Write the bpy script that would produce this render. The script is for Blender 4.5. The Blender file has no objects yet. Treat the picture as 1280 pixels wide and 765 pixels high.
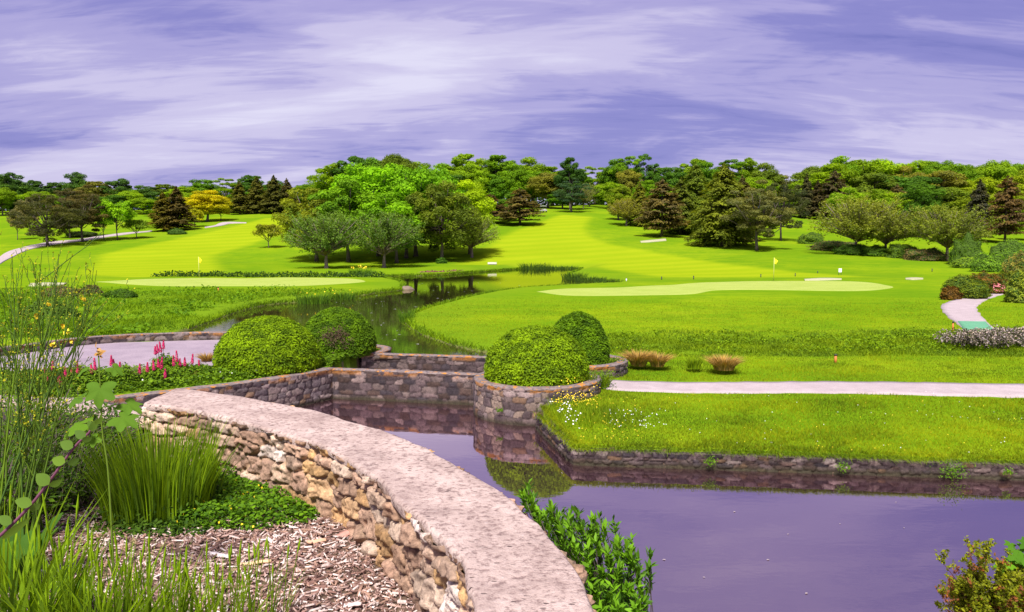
import bpy, bmesh, math, random
import numpy as np
from mathutils import Vector, Matrix
R_ = math.radians
rng = np.random.default_rng(7); random.seed(7)
scene = bpy.context.scene
COL = scene.collection

# ---------------------------------------------------------------- camera
CAMZ = 4.4; F = 950.0; PITCH = math.atan(77.5/950)
cam = bpy.data.objects.new('camera', bpy.data.cameras.new('camera')); COL.objects.link(cam)
cam.location = (0, 0, CAMZ); cam.rotation_euler = (R_(90)-PITCH, 0, 0)
cam.data.sensor_width = 36; cam.data.lens = 36*F/1280; cam.data.clip_end = 3000; cam.data.clip_start = .05
scene.camera = cam
# ---------------------------------------------------------------- light
EXPO = 0.85
scene.view_settings.view_transform = 'Standard'; scene.view_settings.look = 'None'
scene.view_settings.exposure = EXPO; scene.view_settings.gamma = 1
scene.view_settings.use_curve_mapping = False
SUN_EL, SUN_AZ = 54, 192        # azimuth clockwise from +Y (north): behind the camera, a bit to the left
sd = bpy.data.lights.new('sun', 'SUN'); sd.energy = 4.2; sd.angle = R_(11); sd.color = (1, .96, .9)
sun = bpy.data.objects.new('sun', sd); COL.objects.link(sun)
_d = Vector((math.sin(R_(SUN_AZ))*math.cos(R_(SUN_EL)), math.cos(R_(SUN_AZ))*math.cos(R_(SUN_EL)), math.sin(R_(SUN_EL))))
sun.rotation_euler = _d.to_track_quat('Z', 'Y').to_euler()

def build_world():
    w = bpy.data.worlds.new('World'); scene.world = w; w.use_nodes = True
    nt = w.node_tree; nt.nodes.clear(); N = nt.nodes.new; L = nt.links.new
    out = N('ShaderNodeOutputWorld'); bg = N('ShaderNodeBackground'); bg.inputs[1].default_value = .1
    sky = N('ShaderNodeTexSky'); sky.sky_type = 'NISHITA'; sky.sun_disc = False
    sky.sun_elevation = R_(SUN_EL); sky.sun_rotation = R_(SUN_AZ)
    tc = N('ShaderNodeTexCoord'); sep = N('ShaderNodeSeparateXYZ'); L(tc.outputs['Generated'], sep.inputs[0])
    def m(op, a, b=None, clamp=False):
        n = N('ShaderNodeMath'); n.operation = op; n.use_clamp = clamp
        for i, v in enumerate((a, b)):
            if v is None: continue
            if isinstance(v, (int, float)): n.inputs[i].default_value = v
            else: L(v, n.inputs[i])
        return n.outputs[0]
    zz = m('ADD', m('MAXIMUM', sep.outputs[2], 0.0), .17)
    cx = m('DIVIDE', sep.outputs[0], zz); cy = m('DIVIDE', sep.outputs[1], zz)
    def noise(sx, sy, ox, sc, det, dist, rot=0.0, rough=.55):
        cb = N('ShaderNodeCombineXYZ'); L(cx, cb.inputs[0]); L(cy, cb.inputs[1]); cb.inputs[2].default_value = ox
        mp = N('ShaderNodeMapping'); mp.inputs['Scale'].default_value = (sx, sy, 1); mp.inputs['Rotation'].default_value = (0, 0, rot)
        mp.inputs['Location'].default_value = (ox, ox*.7, 0)
        L(cb.outputs[0], mp.inputs[0])
        n = N('ShaderNodeTexNoise'); n.inputs['Scale'].default_value = sc; n.inputs['Detail'].default_value = det
        n.inputs['Roughness'].default_value = rough; n.inputs['Distortion'].default_value = dist
        L(mp.outputs[0], n.inputs['Vector']); return n.outputs[0]
    big = noise(.50, .80, 30.1, .75, 2, .6, R_(26))
    mid = noise(.62, 1.7, 27.3, 1.15, 6, 1.0, R_(20), .55)
    fine = noise(1.3, 5.0, 1.7, 2.2, 6, .9, R_(17), .62)
    v = m('ADD', m('ADD', m('MULTIPLY', big, .80), m('MULTIPLY', mid, .50)), m('MULTIPLY', fine, .19))
    cr = N('ShaderNodeValToRGB'); L(v, cr.inputs[0])
    e = cr.color_ramp; e.interpolation = 'EASE'
    k = 10/(2**EXPO)
    stops = [(.56, (.165, .162, .50)), (.665, (.26, .24, .60)), (.75, (.43, .385, .71)), (.84, (.62, .565, .82)), (.97, (.78, .74, .93))]
    e.elements[0].position, e.elements[1].position = stops[0][0], stops[-1][0]
    for p, c in stops[1:-1]: e.elements.new(p)
    for i, (p, c) in enumerate(stops): e.elements[i].position = p; e.elements[i].color = (c[0], c[1], c[2], 1)
    sc = N('ShaderNodeVectorMath'); sc.operation = 'SCALE'; sc.inputs[3].default_value = k; L(cr.outputs[0], sc.inputs[0])
    mx = N('ShaderNodeMix'); mx.data_type = 'RGBA'; mx.inputs[0].default_value = .93
    L(sky.outputs[0], mx.inputs[6]); L(sc.outputs[0], mx.inputs[7])
    L(mx.outputs[2], bg.inputs[0]); L(bg.outputs[0], out.inputs[0])
build_world()

# ---------------------------------------------------------------- pixel <-> world helpers
cp, sp = math.cos(PITCH), math.sin(PITCH)
def ray(px, py):
    u = (px-640)/F; v = (382.5-py)/F
    return u, cp+v*sp, -sp+v*cp
def G(px, py, z=0.0):
    dx, dy, dz = ray(px, py); t = (z-CAMZ)/dz; return (dx*t, dy*t)
def ZY(py, Y):                  # height of pixel row py at depth Y
    _, dy, dz = ray(640, py); return CAMZ+dz/dy*Y
def XY(px, py, Y):
    dx, dy, dz = ray(px, py); t = Y/dy; return (dx*t, Y, CAMZ+dz*t)

# ---------------------------------------------------------------- numpy noise
def _h(ix, iy, iz):
    n = (ix.astype(np.int64)*374761393 + iy.astype(np.int64)*668265263 + iz.astype(np.int64)*2147483647) & 0xffffffff
    n = ((n ^ (n >> 13))*1274126177) & 0xffffffff
    return ((n ^ (n >> 16)) & 0xffff)/65535.0
def vnoise(x, y, z=0.0):
    x = np.asarray(x, float); y = np.asarray(y, float); z = np.zeros_like(x)+z
    ix, iy, iz = np.floor(x), np.floor(y), np.floor(z)
    fx, fy, fz = x-ix, y-iy, z-iz
    fx = fx*fx*(3-2*fx); fy = fy*fy*(3-2*fy); fz = fz*fz*(3-2*fz)
    r = 0
    for a in (0, 1):
        for b in (0, 1):
            for c in (0, 1):
                r = r + (fx if a else 1-fx)*(fy if b else 1-fy)*(fz if c else 1-fz)*_h(ix+a, iy+b, iz+c)
    return r*2-1
def fbm(x, y, z=0.0, o=4):
    s = 0; a = 1; t = 0
    for i in range(o):
        s = s+a*vnoise(np.asarray(x)*2**i+17*i, np.asarray(y)*2**i+31*i, np.asarray(z)*2**i+7*i); t += a; a *= .5
    return s/t
def sstep(a, b, x): t = np.clip((x-a)/(b-a), 0, 1); return t*t*(3-2*t)

# ---------------------------------------------------------------- mesh helpers
def mk(name, V, Fc, mat=None, parent=None, smooth=False, col=None, tint=None, mats=None, midx=None):
    V = np.asarray(V, np.float32); me = bpy.data.meshes.new(name)
    if isinstance(Fc, np.ndarray):
        me.vertices.add(len(V)); me.vertices.foreach_set('co', V.ravel())
        nf, k = Fc.shape; me.loops.add(nf*k); me.loops.foreach_set('vertex_index', Fc.astype(np.int32).ravel())
        me.polygons.add(nf); me.polygons.foreach_set('loop_start', np.arange(0, nf*k, k, dtype=np.int32))
        me.update(calc_edges=True)
    else:
        me.from_pydata([tuple(v) for v in V], [], Fc)
    if smooth: me.polygons.foreach_set('use_smooth', np.ones(len(me.polygons), bool))
    if col is not None:
        c = np.ones((len(V), 4), np.float32); c[:, :3] = col
        a = me.attributes.new('Col', 'FLOAT_COLOR', 'POINT'); a.data.foreach_set('color', c.ravel())
    if tint is not None:
        a = me.attributes.new('tint', 'FLOAT', 'POINT'); a.data.foreach_set('value', np.asarray(tint, np.float32))
    for mm in (mats or ([mat] if mat else [])): me.materials.append(mm)
    if midx is not None: me.polygons.foreach_set('material_index', np.asarray(midx, np.int32))
    me.update()
    o = bpy.data.objects.new(name, me); COL.objects.link(o)
    if parent: o.parent = parent
    return o
def tag(o, label=None, cat=None, group=None, kind=None):
    if label: o['label'] = label
    if cat: o['category'] = cat
    if group: o['group'] = group
    if kind: o['kind'] = kind
    return o
def empty(name, loc, label=None, cat=None, group=None, rz=0):
    o = bpy.data.objects.new(name, None); COL.objects.link(o); o.location = loc; o.rotation_euler = (0, 0, rz)
    o.empty_display_size = .1
    return tag(o, label, cat, group)
def copy_tree(o, parent=None):
    c = o.copy(); COL.objects.link(c); c.parent = parent
    for ch in list(o.children): copy_tree(ch, c)
    return c
class MB:
    """collects verts / faces / tint"""
    def __init__(s): s.V = []; s.F = []; s.T = []; s.n = 0
    def add(s, V, Fc, t=.5):
        V = np.asarray(V, float); s.V.append(V); s.F += [tuple(int(i)+s.n for i in f) for f in Fc]
        s.T.append(np.full(len(V), t) if np.isscalar(t) else np.asarray(t)); s.n += len(V)
    def tube(s, pts, rad, seg=6, t=.5, cap=True):
        pts = np.asarray(pts, float); n = len(pts); rad = np.broadcast_to(rad, (n,))
        d = np.gradient(pts, axis=0); d /= np.linalg.norm(d, axis=1)[:, None]+1e-9
        ref = np.array([0, 0, 1.]) if abs(d[0][2]) < .9 else np.array([1., 0, 0])
        a = np.cross(d, ref); a /= np.linalg.norm(a, axis=1)[:, None]+1e-9; b = np.cross(d, a)
        th = np.arange(seg)*2*np.pi/seg
        V = (pts[:, None]+rad[:, None, None]*(np.cos(th)[None, :, None]*a[:, None]+np.sin(th)[None, :, None]*b[:, None])).reshape(-1, 3)
        Fc = [(i*seg+j, i*seg+(j+1) % seg, (i+1)*seg+(j+1) % seg, (i+1)*seg+j) for i in range(n-1) for j in range(seg)]
        if cap: Fc.append(tuple(range(seg))[::-1]); Fc.append(tuple((n-1)*seg+j for j in range(seg)))
        s.add(V, Fc, t)
    def box(s, c, sz, rz=0, t=.5):
        c = np.asarray(c, float); h = np.asarray(sz, float)/2
        V = np.array([(x, y, z) for x in (-1, 1) for y in (-1, 1) for z in (-1, 1)])*h
        ca, sa = math.cos(rz), math.sin(rz); V = np.column_stack((V[:, 0]*ca-V[:, 1]*sa, V[:, 0]*sa+V[:, 1]*ca, V[:, 2]))+c
        s.add(V, [(0, 1, 3, 2), (4, 6, 7, 5), (0, 4, 5, 1), (2, 3, 7, 6), (0, 2, 6, 4), (1, 5, 7, 3)], t)
    def build(s, name, mat, parent=None, smooth=False):
        return mk(name, np.concatenate(s.V), s.F, mat, parent, smooth, tint=np.concatenate(s.T))
def unit(a): return a/(np.linalg.norm(a, axis=-1, keepdims=True)+1e-9)
def leafquads(P, Nn, size, aspect=.55, fold=.0, along=None, rg=rng):
    """rhombic leaves at P with normals Nn; returns V,F"""
    n = len(P); size = np.broadcast_to(size, (n,))
    Nn = unit(Nn)
    r = unit(rg.normal(size=(n, 3))) if along is None else unit(along)
    t = unit(r-np.sum(r*Nn, 1, keepdims=True)*Nn); b = np.cross(Nn, t)
    h = size[:, None]*.5; w = h*aspect
    V = np.stack((P-t*h, P-b*w+t*h*.1+Nn*h*fold, P+t*h, P+b*w+t*h*.1+Nn*h*fold), 1).reshape(-1, 3)
    return V, np.arange(4*n).reshape(n, 4)
def blades(P, hgt, wid, lean, rg=rng, seg=2, dirv=None):
    """grass blades: tapered strips; P (n,3)"""
    n = len(P); hgt = np.broadcast_to(hgt, (n,)); wid = np.broadcast_to(wid, (n,)); lean = np.broadcast_to(lean, (n,))
    a = rg.uniform(0, 2*np.pi, n); w = np.column_stack((np.cos(a), np.sin(a), np.zeros(n)))
    if dirv is None:
        b = rg.uniform(0, 2*np.pi, n); dirv = np.column_stack((np.cos(b), np.sin(b), np.zeros(n)))
    rows = []
    for k in range(seg+1):
        f = k/seg
        c = P+np.column_stack((np.zeros(n), np.zeros(n), hgt*f*(1-.25*f*np.minimum(lean, 1))))+dirv*(hgt*lean*f*f)[:, None]
        ww = w*(wid*.5*(1-f)**.6 if k else wid*.4)[:, None]
        if k < seg: rows += [c-ww, c+ww]
        else: rows += [c]
    V = np.stack(rows, 1); m = V.shape[1]; base = (np.arange(n)*m)[:, None]
    tris = []
    for k in range(seg):
        if k < seg-1: tris += [[2*k, 2*k+1, 2*k+3], [2*k, 2*k+3, 2*k+2]]
        else: tris += [[2*k, 2*k+1, 2*k+2]]
    Fc = (base[:, None, :]+np.array(tris)[None]).reshape(-1, 3)
    return V.reshape(-1, 3), Fc, m

# ---------------------------------------------------------------- materials
def newmat(name):
    m = bpy.data.materials.new(name); m.use_nodes = True; nt = m.node_tree; nt.nodes.clear()
    out = nt.nodes.new('ShaderNodeOutputMaterial'); return m, nt, out
def nodes(nt):
    N = nt.nodes.new; L = nt.links.new
    def put(sock, v):
        if v is None: return
        if hasattr(v, 'links') or isinstance(v, bpy.types.NodeSocket): L(v, sock)
        elif isinstance(v, (tuple, list)) and len(v) == 3 and sock.type == 'RGBA': sock.default_value = (*v, 1)
        else: sock.default_value = v
    def math_(op, a, b=None, clamp=False):
        n = N('ShaderNodeMath'); n.operation = op; n.use_clamp = clamp; put(n.inputs[0], a); put(n.inputs[1], b); return n.outputs[0]
    def mix(f, a, b, mode='MIX'):
        n = N('ShaderNodeMix'); n.data_type = 'RGBA'; n.blend_type = mode; put(n.inputs[0], f); put(n.inputs[6], a); put(n.inputs[7], b); return n.outputs[2]
    def noise(sc, det=4, rough=.55, vec=None, dist=0, scale3=None):
        n = N('ShaderNodeTexNoise'); n.inputs['Scale'].default_value = sc; n.inputs['Detail'].default_value = det
        n.inputs['Roughness'].default_value = rough; n.inputs['Distortion'].default_value = dist
        if vec is None:
            tc = N('ShaderNodeNewGeometry'); vec = tc.outputs['Position']
        if scale3:
            mp = N('ShaderNodeMapping'); mp.inputs['Scale'].default_value = scale3; L(vec, mp.inputs[0]); vec = mp.outputs[0]
        L(vec, n.inputs['Vector']); return n.outputs[0]
    def ramp(f, stops):
        n = N('ShaderNodeValToRGB'); put(n.inputs[0], f); e = n.color_ramp
        while len(e.elements) < len(stops): e.elements.new(.5)
        for i, (p, c) in enumerate(stops):
            e.elements[i].position = p; e.elements[i].color = (*c, 1) if len(c) == 3 else c
        return n.outputs[0]
    def attr(nm): n = N('ShaderNodeAttribute'); n.attribute_name = nm; return n
    def bump(h, st, dist=.02):
        n = N('ShaderNodeBump'); n.inputs['Strength'].default_value = st; n.inputs['Distance'].default_value = dist; put(n.inputs['Height'], h); return n.outputs[0]
    def bsdf(col, rough=.8, normal=None, spec=.3):
        n = N('ShaderNodeBsdfPrincipled'); put(n.inputs['Base Color'], col); put(n.inputs['Roughness'], rough)
        n.inputs['Specular IOR Level'].default_value = spec
        if normal is not None: L(normal, n.inputs['Normal'])
        return n
    return N, L, put, math_, mix, noise, ramp, attr, bump, bsdf

def foliage_mat(name, base=None, spread=.45, trans=.35, hue=(1.25, 1.1, .6), rough=.55):
    """leaf material: base colour (or the object's colour) varied leaf by leaf"""
    m, nt, out = newmat(name); N, L, put, math_, mix, noise, ramp, attr, bump, bsdf = nodes(nt)
    if base is None:
        oi = N('ShaderNodeObjectInfo'); c = oi.outputs['Color']
    else:
        rgb = N('ShaderNodeRGB'); rgb.outputs[0].default_value = (*base, 1); c = rgb.outputs[0]
    t = attr('tint').outputs['Fac']
    lo = mix(1.0, c, (1-spread, 1-spread*.95, 1-spread*.6), 'MULTIPLY')
    hi = mix(1.0, c, (hue[0]*(1+spread*.4), hue[1]*(1+spread*.4), hue[2]), 'MULTIPLY')
    cc = mix(t, lo, hi)
    p = bsdf(cc, rough+.15, spec=.07)
    tr = N('ShaderNodeBsdfTranslucent'); L(mix(1.0, cc, (1.3, 1.25, .5), 'MULTIPLY'), tr.inputs[0])
    ms = N('ShaderNodeMixShader'); ms.inputs[0].default_value = trans; L(p.outputs[0], ms.inputs[1]); L(tr.outputs[0], ms.inputs[2])
    L(ms.outputs[0], out.inputs[0]); return m
def plain_mat(name, col, rough=.7, spec=.3, nz=None, amt=.3, bumpst=0):
    m, nt, out = newmat(name); N, L, put, math_, mix, noise, ramp, attr, bump, bsdf = nodes(nt)
    c = col; nrm = None
    if nz:
        n = noise(nz, 4); c = mix(n, tuple(v*(1-amt) for v in col), tuple(min(1, v*(1+amt)) for v in col))
        if bumpst: nrm = bump(n, bumpst, .01)
    p = bsdf(c, rough, nrm, spec); L(p.outputs[0], out.inputs[0]); return m

M = {}
M['tree'] = foliage_mat('tree_leaf', None, .42, .38)
M['bark'] = plain_mat('bark', (.13, .10, .085), .9, .1, 3, .45)
M['bark_pale'] = plain_mat('bark_pale', (.22, .165, .14), .9, .1, 3, .4)

def ground_mat():
    m, nt, out = newmat('grass_ground'); N, L, put, math_, mix, noise, ramp, attr, bump, bsdf = nodes(nt)
    a = attr('Col'); sepc = N('ShaderNodeSeparateColor'); L(a.outputs['Color'], sepc.inputs[0])
    fair, rough, soil = sepc.outputs[0], sepc.outputs[1], sepc.outputs[2]
    n1 = noise(.25, 5, .6); n2 = noise(1.6, 5, .7, scale3=(1, 1.6, 1)); n3 = noise(9, 4, .7); n4 = noise(.06, 3)
    lawn = mix(ramp(n2, [(.3, (0, 0, 0)), (.7, (1, 1, 1))]), (.115, .225, .005), (.215, .30, .006))
    lawn = mix(math_('MULTIPLY', ramp(n1, [(.42, (0, 0, 0)), (.62, (1, 1, 1))]), .6), lawn, (.085, .20, .006))
    lawn = mix(math_('MULTIPLY', ramp(n3, [(.45, (0, 0, 0)), (.75, (1, 1, 1))]), .35), lawn, (.27, .305, .015))
    # mown fairway: pale and dark mowing bands
    geo = N('ShaderNodeNewGeometry'); mp = N('ShaderNodeMapping'); mp.inputs['Rotation'].default_value = (0, 0, R_(66))
    L(geo.outputs['Position'], mp.inputs[0])
    wv = N('ShaderNodeTexWave'); wv.inputs['Scale'].default_value = .05; wv.inputs['Distortion'].default_value = 1.2; wv.inputs['Detail'].default_value = 2
    wv.inputs['Detail Scale'].default_value = .4; wv.wave_profile = 'SIN'
    L(mp.outputs[0], wv.inputs['Vector'])
    stripe = ramp(wv.outputs['Fac'], [(.2, (.235, .315, .007)), (.8, (.295, .352, .010))])
    stripe = mix(math_('MULTIPLY', n2, .7), stripe, (.25, .325, .008))
    stripe = mix(math_('MULTIPLY', ramp(n4, [(.4, (0, 0, 0)), (.65, (1, 1, 1))]), .4), stripe, (.22, .30, .006))
    n5 = noise(.9, 5, .65, scale3=(.22, 1, 1)); lawn = mix(math_('MULTIPLY', ramp(n5, [(.48, (0, 0, 0)), (.68, (1, 1, 1))]), .55), lawn, (.26, .31, .012))
    lawn = mix(math_('MULTIPLY', ramp(noise(.5, 6, .7), [(.55, (0, 0, 0)), (.75, (1, 1, 1))]), .5), lawn, (.07, .16, .006))
    lawn = mix(math_('MULTIPLY', ramp(n4, [(.40, (0, 0, 0)), (.60, (1, 1, 1))]), .55), lawn, (.085, .19, .005))  # broad darker areas painted in for the soft shading of the mounds
    c = mix(fair, lawn, stripe)
    rg_ = mix(n3, (.08, .18, .006), (.17, .26, .012))
    rg_ = mix(math_('MULTIPLY', n1, .5), rg_, (.14, .21, .01))
    c = mix(rough, c, rg_)
    c = mix(soil, c, mix(n3, (.07, .045, .03), (.16, .11, .08)))
    nb = noise(18, 3, .7); p = bsdf(c, .9, bump(nb, .35, .03), .0); L(p.outputs[0], out.inputs[0]); return m
M['ground'] = ground_mat()

def stone_mat(name, rough=.9, b=.7, sc=14, dist=.015):
    m, nt, out = newmat(name); N, L, put, math_, mix, noise, ramp, attr, bump, bsdf = nodes(nt)
    c = attr('Col').outputs['Color']; n1 = noise(sc, 6, .7); n2 = noise(sc*4.5, 4, .7)
    k = ramp(n1, [(.25, (.45, .43, .45)), (.5, (1, 1, 1)), (.75, (1.45, 1.4, 1.35))])
    c = mix(1.0, c, k, 'MULTIPLY')
    c = mix(1.0, c, ramp(n2, [(.3, (.6, .6, .6)), (.6, (1.1, 1.1, 1.1))]), 'MULTIPLY')
    p = bsdf(c, rough, bump(math_('ADD', n1, math_('MULTIPLY', n2, .5)), b, dist), .15); L(p.outputs[0], out.inputs[0]); return m
M['stone'] = stone_mat('rubble_stone')
M['stone_far'] = stone_mat('wall_stone', sc=9, dist=.02)
def coping_mat():
    m, nt, out = newmat('coping_mortar'); N, L, put, math_, mix, noise, ramp, attr, bump, bsdf = nodes(nt)
    n1 = noise(2.6, 6, .72); n2 = noise(30, 5, .7); n3 = noise(110, 3, .6)
    c = mix(ramp(n1, [(.3, (0, 0, 0)), (.7, (1, 1, 1))]), (.29, .205, .18), (.64, .495, .43))
    c = mix(math_('MULTIPLY', ramp(n2, [(.36, (1, 1, 1)), (.50, (0, 0, 0))]), .8), c, (.17, .11, .10))
    c = mix(math_('MULTIPLY', ramp(n2, [(.6, (0, 0, 0)), (.75, (1, 1, 1))]), .5), c, (.68, .58, .54))
    v = N('ShaderNodeTexVoronoi'); v.inputs['Scale'].default_value = 16; geo = N('ShaderNodeNewGeometry')
    mp = N('ShaderNodeMapping'); mp.inputs['Scale'].default_value = (1, 2.2, 1); mp.inputs['Rotation'].default_value = (0, 0, .6); L(geo.outputs['Position'], mp.inputs[0]); L(mp.outputs[0], v.inputs['Vector'])
    pit = ramp(v.outputs['Distance'], [(.13, (1, 1, 1)), (.21, (0, 0, 0))])
    pit = math_('MULTIPLY', pit, ramp(noise(5, 3), [(.5, (0, 0, 0)), (.62, (1, 1, 1))]))
    c = mix(pit, c, (.10, .065, .06))
    h = math_('SUBTRACT', math_('ADD', n2, math_('MULTIPLY', n3, .4)), math_('MULTIPLY', pit, 1.2))
    p = bsdf(c, .95, bump(h, 1.0, .014), .05); L(p.outputs[0], out.inputs[0]); return m
M['coping'] = coping_mat()
def lichen_mat():
    m, nt, out = newmat('lichened_coping'); N, L, put, math_, mix, noise, ramp, attr, bump, bsdf = nodes(nt)
    n1 = noise(3.0, 5, .7); n2 = noise(13, 4, .7)
    c = mix(n1, (.11, .08, .075), (.30, .24, .22))
    c = mix(ramp(n2, [(.52, (0, 0, 0)), (.60, (1, 1, 1))]), c, (.10, .075, .08))
    c = mix(math_('MULTIPLY', ramp(noise(5.5, 3, .6), [(.56, (0, 0, 0)), (.62, (1, 1, 1))]), .85), c, (.50, .20, .02))
    p = bsdf(c, .92, bump(n2, .8, .02), .15); L(p.outputs[0], out.inputs[0]); return m
M['lichen'] = lichen_mat()
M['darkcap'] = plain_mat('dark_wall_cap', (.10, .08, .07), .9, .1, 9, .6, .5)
def path_mat(name, a, b, sc=2.0):
    m, nt, out = newmat(name); N, L, put, math_, mix, noise, ramp, attr, bump, bsdf = nodes(nt)
    n1 = noise(sc, 6, .7); n2 = noise(40, 3, .7); n3 = noise(.35, 3)
    c = mix(ramp(n1, [(.3, (0, 0, 0)), (.7, (1, 1, 1))]), a, b)
    c = mix(math_('MULTIPLY', n3, .5), c, tuple(v*.8 for v in a))
    c = mix(math_('MULTIPLY', ramp(n2, [(.35, (1, 1, 1)), (.5, (0, 0, 0))]), .5), c, tuple(v*.5 for v in a))
    p = bsdf(c, .9, bump(n2, .4, .01), .15); L(p.outputs[0], out.inputs[0]); return m
M['path'] = path_mat('pale_path', (.36, .29, .29), (.52, .43, .43))
M['paving'] = path_mat('pink_paving', (.25, .195, .235), (.42, .335, .37), .6)
M['sand'] = path_mat('sand', (.38, .37, .20), (.50, .48, .32))
M['green'] = path_mat('putting_green', (.30, .385, .055), (.40, .46, .10), .5)
M['turf_mat'] = path_mat('green_mat', (.10, .30, .16), (.17, .40, .24))
def water_mat(name, deep, refl=.5, rip=.02, rs=3.0, gl=(1, .83, .92)):
    m, nt, out = newmat(name); N, L, put, math_, mix, noise, ramp, attr, bump, bsdf = nodes(nt)
    n = noise(rs, 3, .5, scale3=(1, 2.2, 1)); n2 = noise(.5, 2)
    nb = bump(math_('MULTIPLY', n, n2), .08, rip)
    c = mix(noise(.7, 4, .6), deep, tuple(v*1.8 for v in deep))
    d = bsdf(c, .5, None, .0)
    g = N('ShaderNodeBsdfGlossy'); g.inputs['Roughness'].default_value = .015; g.inputs['Color'].default_value = (*gl, 1); L(nb, g.inputs['Normal'])
    lw = N('ShaderNodeFresnel'); lw.inputs['IOR'].default_value = 1.45; L(nb, lw.inputs['Normal'])
    f = math_('ADD', math_('MULTIPLY', lw.outputs[0], 1.0), refl, True)
    ms = N('ShaderNodeMixShader'); L(f, ms.inputs[0]); L(d.outputs[0], ms.inputs[1]); L(g.outputs[0], ms.inputs[2])
    L(ms.outputs[0], out.inputs[0]); return m
M['water'] = water_mat('pond_water', (.024, .012, .014), .36)
M['water2'] = water_mat('upper_water', (.026, .022, .008), .13, gl=(.80, .80, .66))

# ---------------------------------------------------------------- polygons of the site
def interp_poly(P, n):
    P = np.asarray(P, float); d = np.r_[0, np.cumsum(np.linalg.norm(np.diff(P, axis=0), axis=1))]
    t = np.linspace(0, d[-1], n); return np.column_stack([np.interp(t, d, P[:, k]) for k in range(P.shape[1])])
def smooth_curve(P, n=200, it=None):
    """Catmull-Rom through the points, resampled evenly"""
    P = np.asarray(P, float); Q = np.vstack((2*P[0]-P[1], P, 2*P[-1]-P[-2])); out = []
    for i in range(1, len(Q)-2):
        p0, p1, p2, p3 = Q[i-1:i+3]
        for t in np.linspace(0, 1, 14, endpoint=False):
            out.append(.5*((2*p1)+(-p0+p2)*t+(2*p0-5*p1+4*p2-p3)*t*t+(-p0+3*p1-3*p2+p3)*t**3))
    out.append(P[-1]); return interp_poly(np.array(out), n)
def inside(poly, x, y):
    c = np.zeros(x.shape, bool); n = len(poly)
    for i in range(n):
        x1, y1 = poly[i]; x2, y2 = poly[(i+1) % n]
        if y1 == y2: continue
        c ^= ((y1 > y) != (y2 > y)) & (x < (x2-x1)*(y-y1)/(y2-y1)+x1)
    return c
def sdist(poly, x, y, closed=True):
    """distance to the outline, positive inside"""
    d = np.full(x.shape, 1e9); n = len(poly)
    for i in range(n if closed else n-1):
        ax, ay = poly[i]; bx, by = poly[(i+1) % n]; ex, ey = bx-ax, by-ay
        t = np.clip(((x-ax)*ex+(y-ay)*ey)/(ex*ex+ey*ey+1e-12), 0, 1)
        d = np.minimum(d, (x-ax-t*ex)**2+(y-ay-t*ey)**2)
    d = np.sqrt(d)
    return np.where(inside(poly, x, y), d, -d) if closed else d
def sd_box(poly, x, y, pad, default):
    P = np.asarray(poly); r = np.full(x.shape, default, float)
    m = (x > P[:, 0].min()-pad) & (x < P[:, 0].max()+pad) & (y > P[:, 1].min()-pad) & (y < P[:, 1].max()+pad)
    if m.any(): r[m] = sdist(poly, x[m], y[m])
    return r

UPZ = .72
TERR = .85
# near wall edges (top of wall z 3.1)
NWZ = 3.10
nwR = [G(*p, NWZ) for p in [(222, 486), (300, 497), (380, 512), (450, 533), (510, 552), (560, 580), (610, 610), (650, 640), (690, 675), (720, 710), (745, 765)]]
nwL = [G(*p, NWZ) for p in [(180, 505), (240, 515), (300, 527), (360, 545), (420, 565), (470, 600), (510, 635), (540, 665), (575, 700), (590, 735), (600, 765)]]
nwR = nwR+[(.42, 1.9), (.47, .5), (.5, -3)]; nwL = nwL+[(-.05, 1.9), (-.02, .5), (0, -3)]
nwR_s = smooth_curve(nwR, 160); nwL_s = smooth_curve(nwL, 160)
# planters
P3 = (G(671, 472, .9)); P3R = 1.66
P4 = (G(724, 452, .9)[0], G(724, 452, .9)[1]); P4R = 1.42
def circ(c, r, a0, a1, n): return [(c[0]+r*math.cos(R_(a)), c[1]+r*math.sin(R_(a))) for a in np.linspace(a0, a1, n)]
terr_wall = [G(*p, .88) for p in [(-60, 515), (60, 501), (130, 496), (200, 489), (260, 482), (330, 473), (375, 466), (402, 461), (410, 459.5)]]
weir1 = [G(*p, .85) for p in [(408, 460), (490, 463), (598, 467.3)]]
weir2 = [G(*p, .85) for p in [(452, 441), (530, 443.5), (612, 446), (680, 449)]]
lawn_edge = [G(675, 536, 0), G(695, 556, 0), G(721, 581, 0), G(900, 587, 0), G(1100, 594, 0), G(1280, 600, 0), (14, 14.1), (26, 13.6)]
near_shore = [(26, 8.6), (12, 8.5), (7.5, 8.3), (5.6, 7.9), (4.4, 6.9), (2.6, 5.6), (.6, 5.9), (-1.2, 7.6), (-4, 8.8), (-9, 9.6), (-16, 10)]
near_pond = (terr_wall[0:1]+terr_wall[1:]+[weir2[0], weir2[1], weir2[2], (P4[0]-P4R*.6, P4[1]-.4), (P3[0]-P3R*.5, P3[1]+P3R*.4)]
             + circ(P3, P3R-.18, 165, 300, 12)+lawn_edge+near_shore)
up_px = [(606, 441), (590, 438.5), (567, 433), (548, 427), (527, 419), (511, 409), (504, 401), (512, 395), (528, 389), (552, 382.5), (580, 375), (608, 368.5), (636, 363.5), (668, 360.5), (700, 358.6), (740, 357),
         (772, 355.5), (768, 352), (735, 350), (709, 348.5), (710, 343), (722, 339), (727, 336.3), (700, 335.8), (655, 336.2), (615, 339), (590, 341), (560, 343.5), (530, 345), (500, 345.3), (478, 346.5), (486, 350), (500, 352.5), (507, 357), (502, 363),
         (470, 366.5), (436, 372), (400, 376.5), (345, 380), (320, 384), (295, 391), (268, 401), (235, 413)]
upper_pond = [G(x, y, UPZ) for x, y in up_px]
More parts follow.
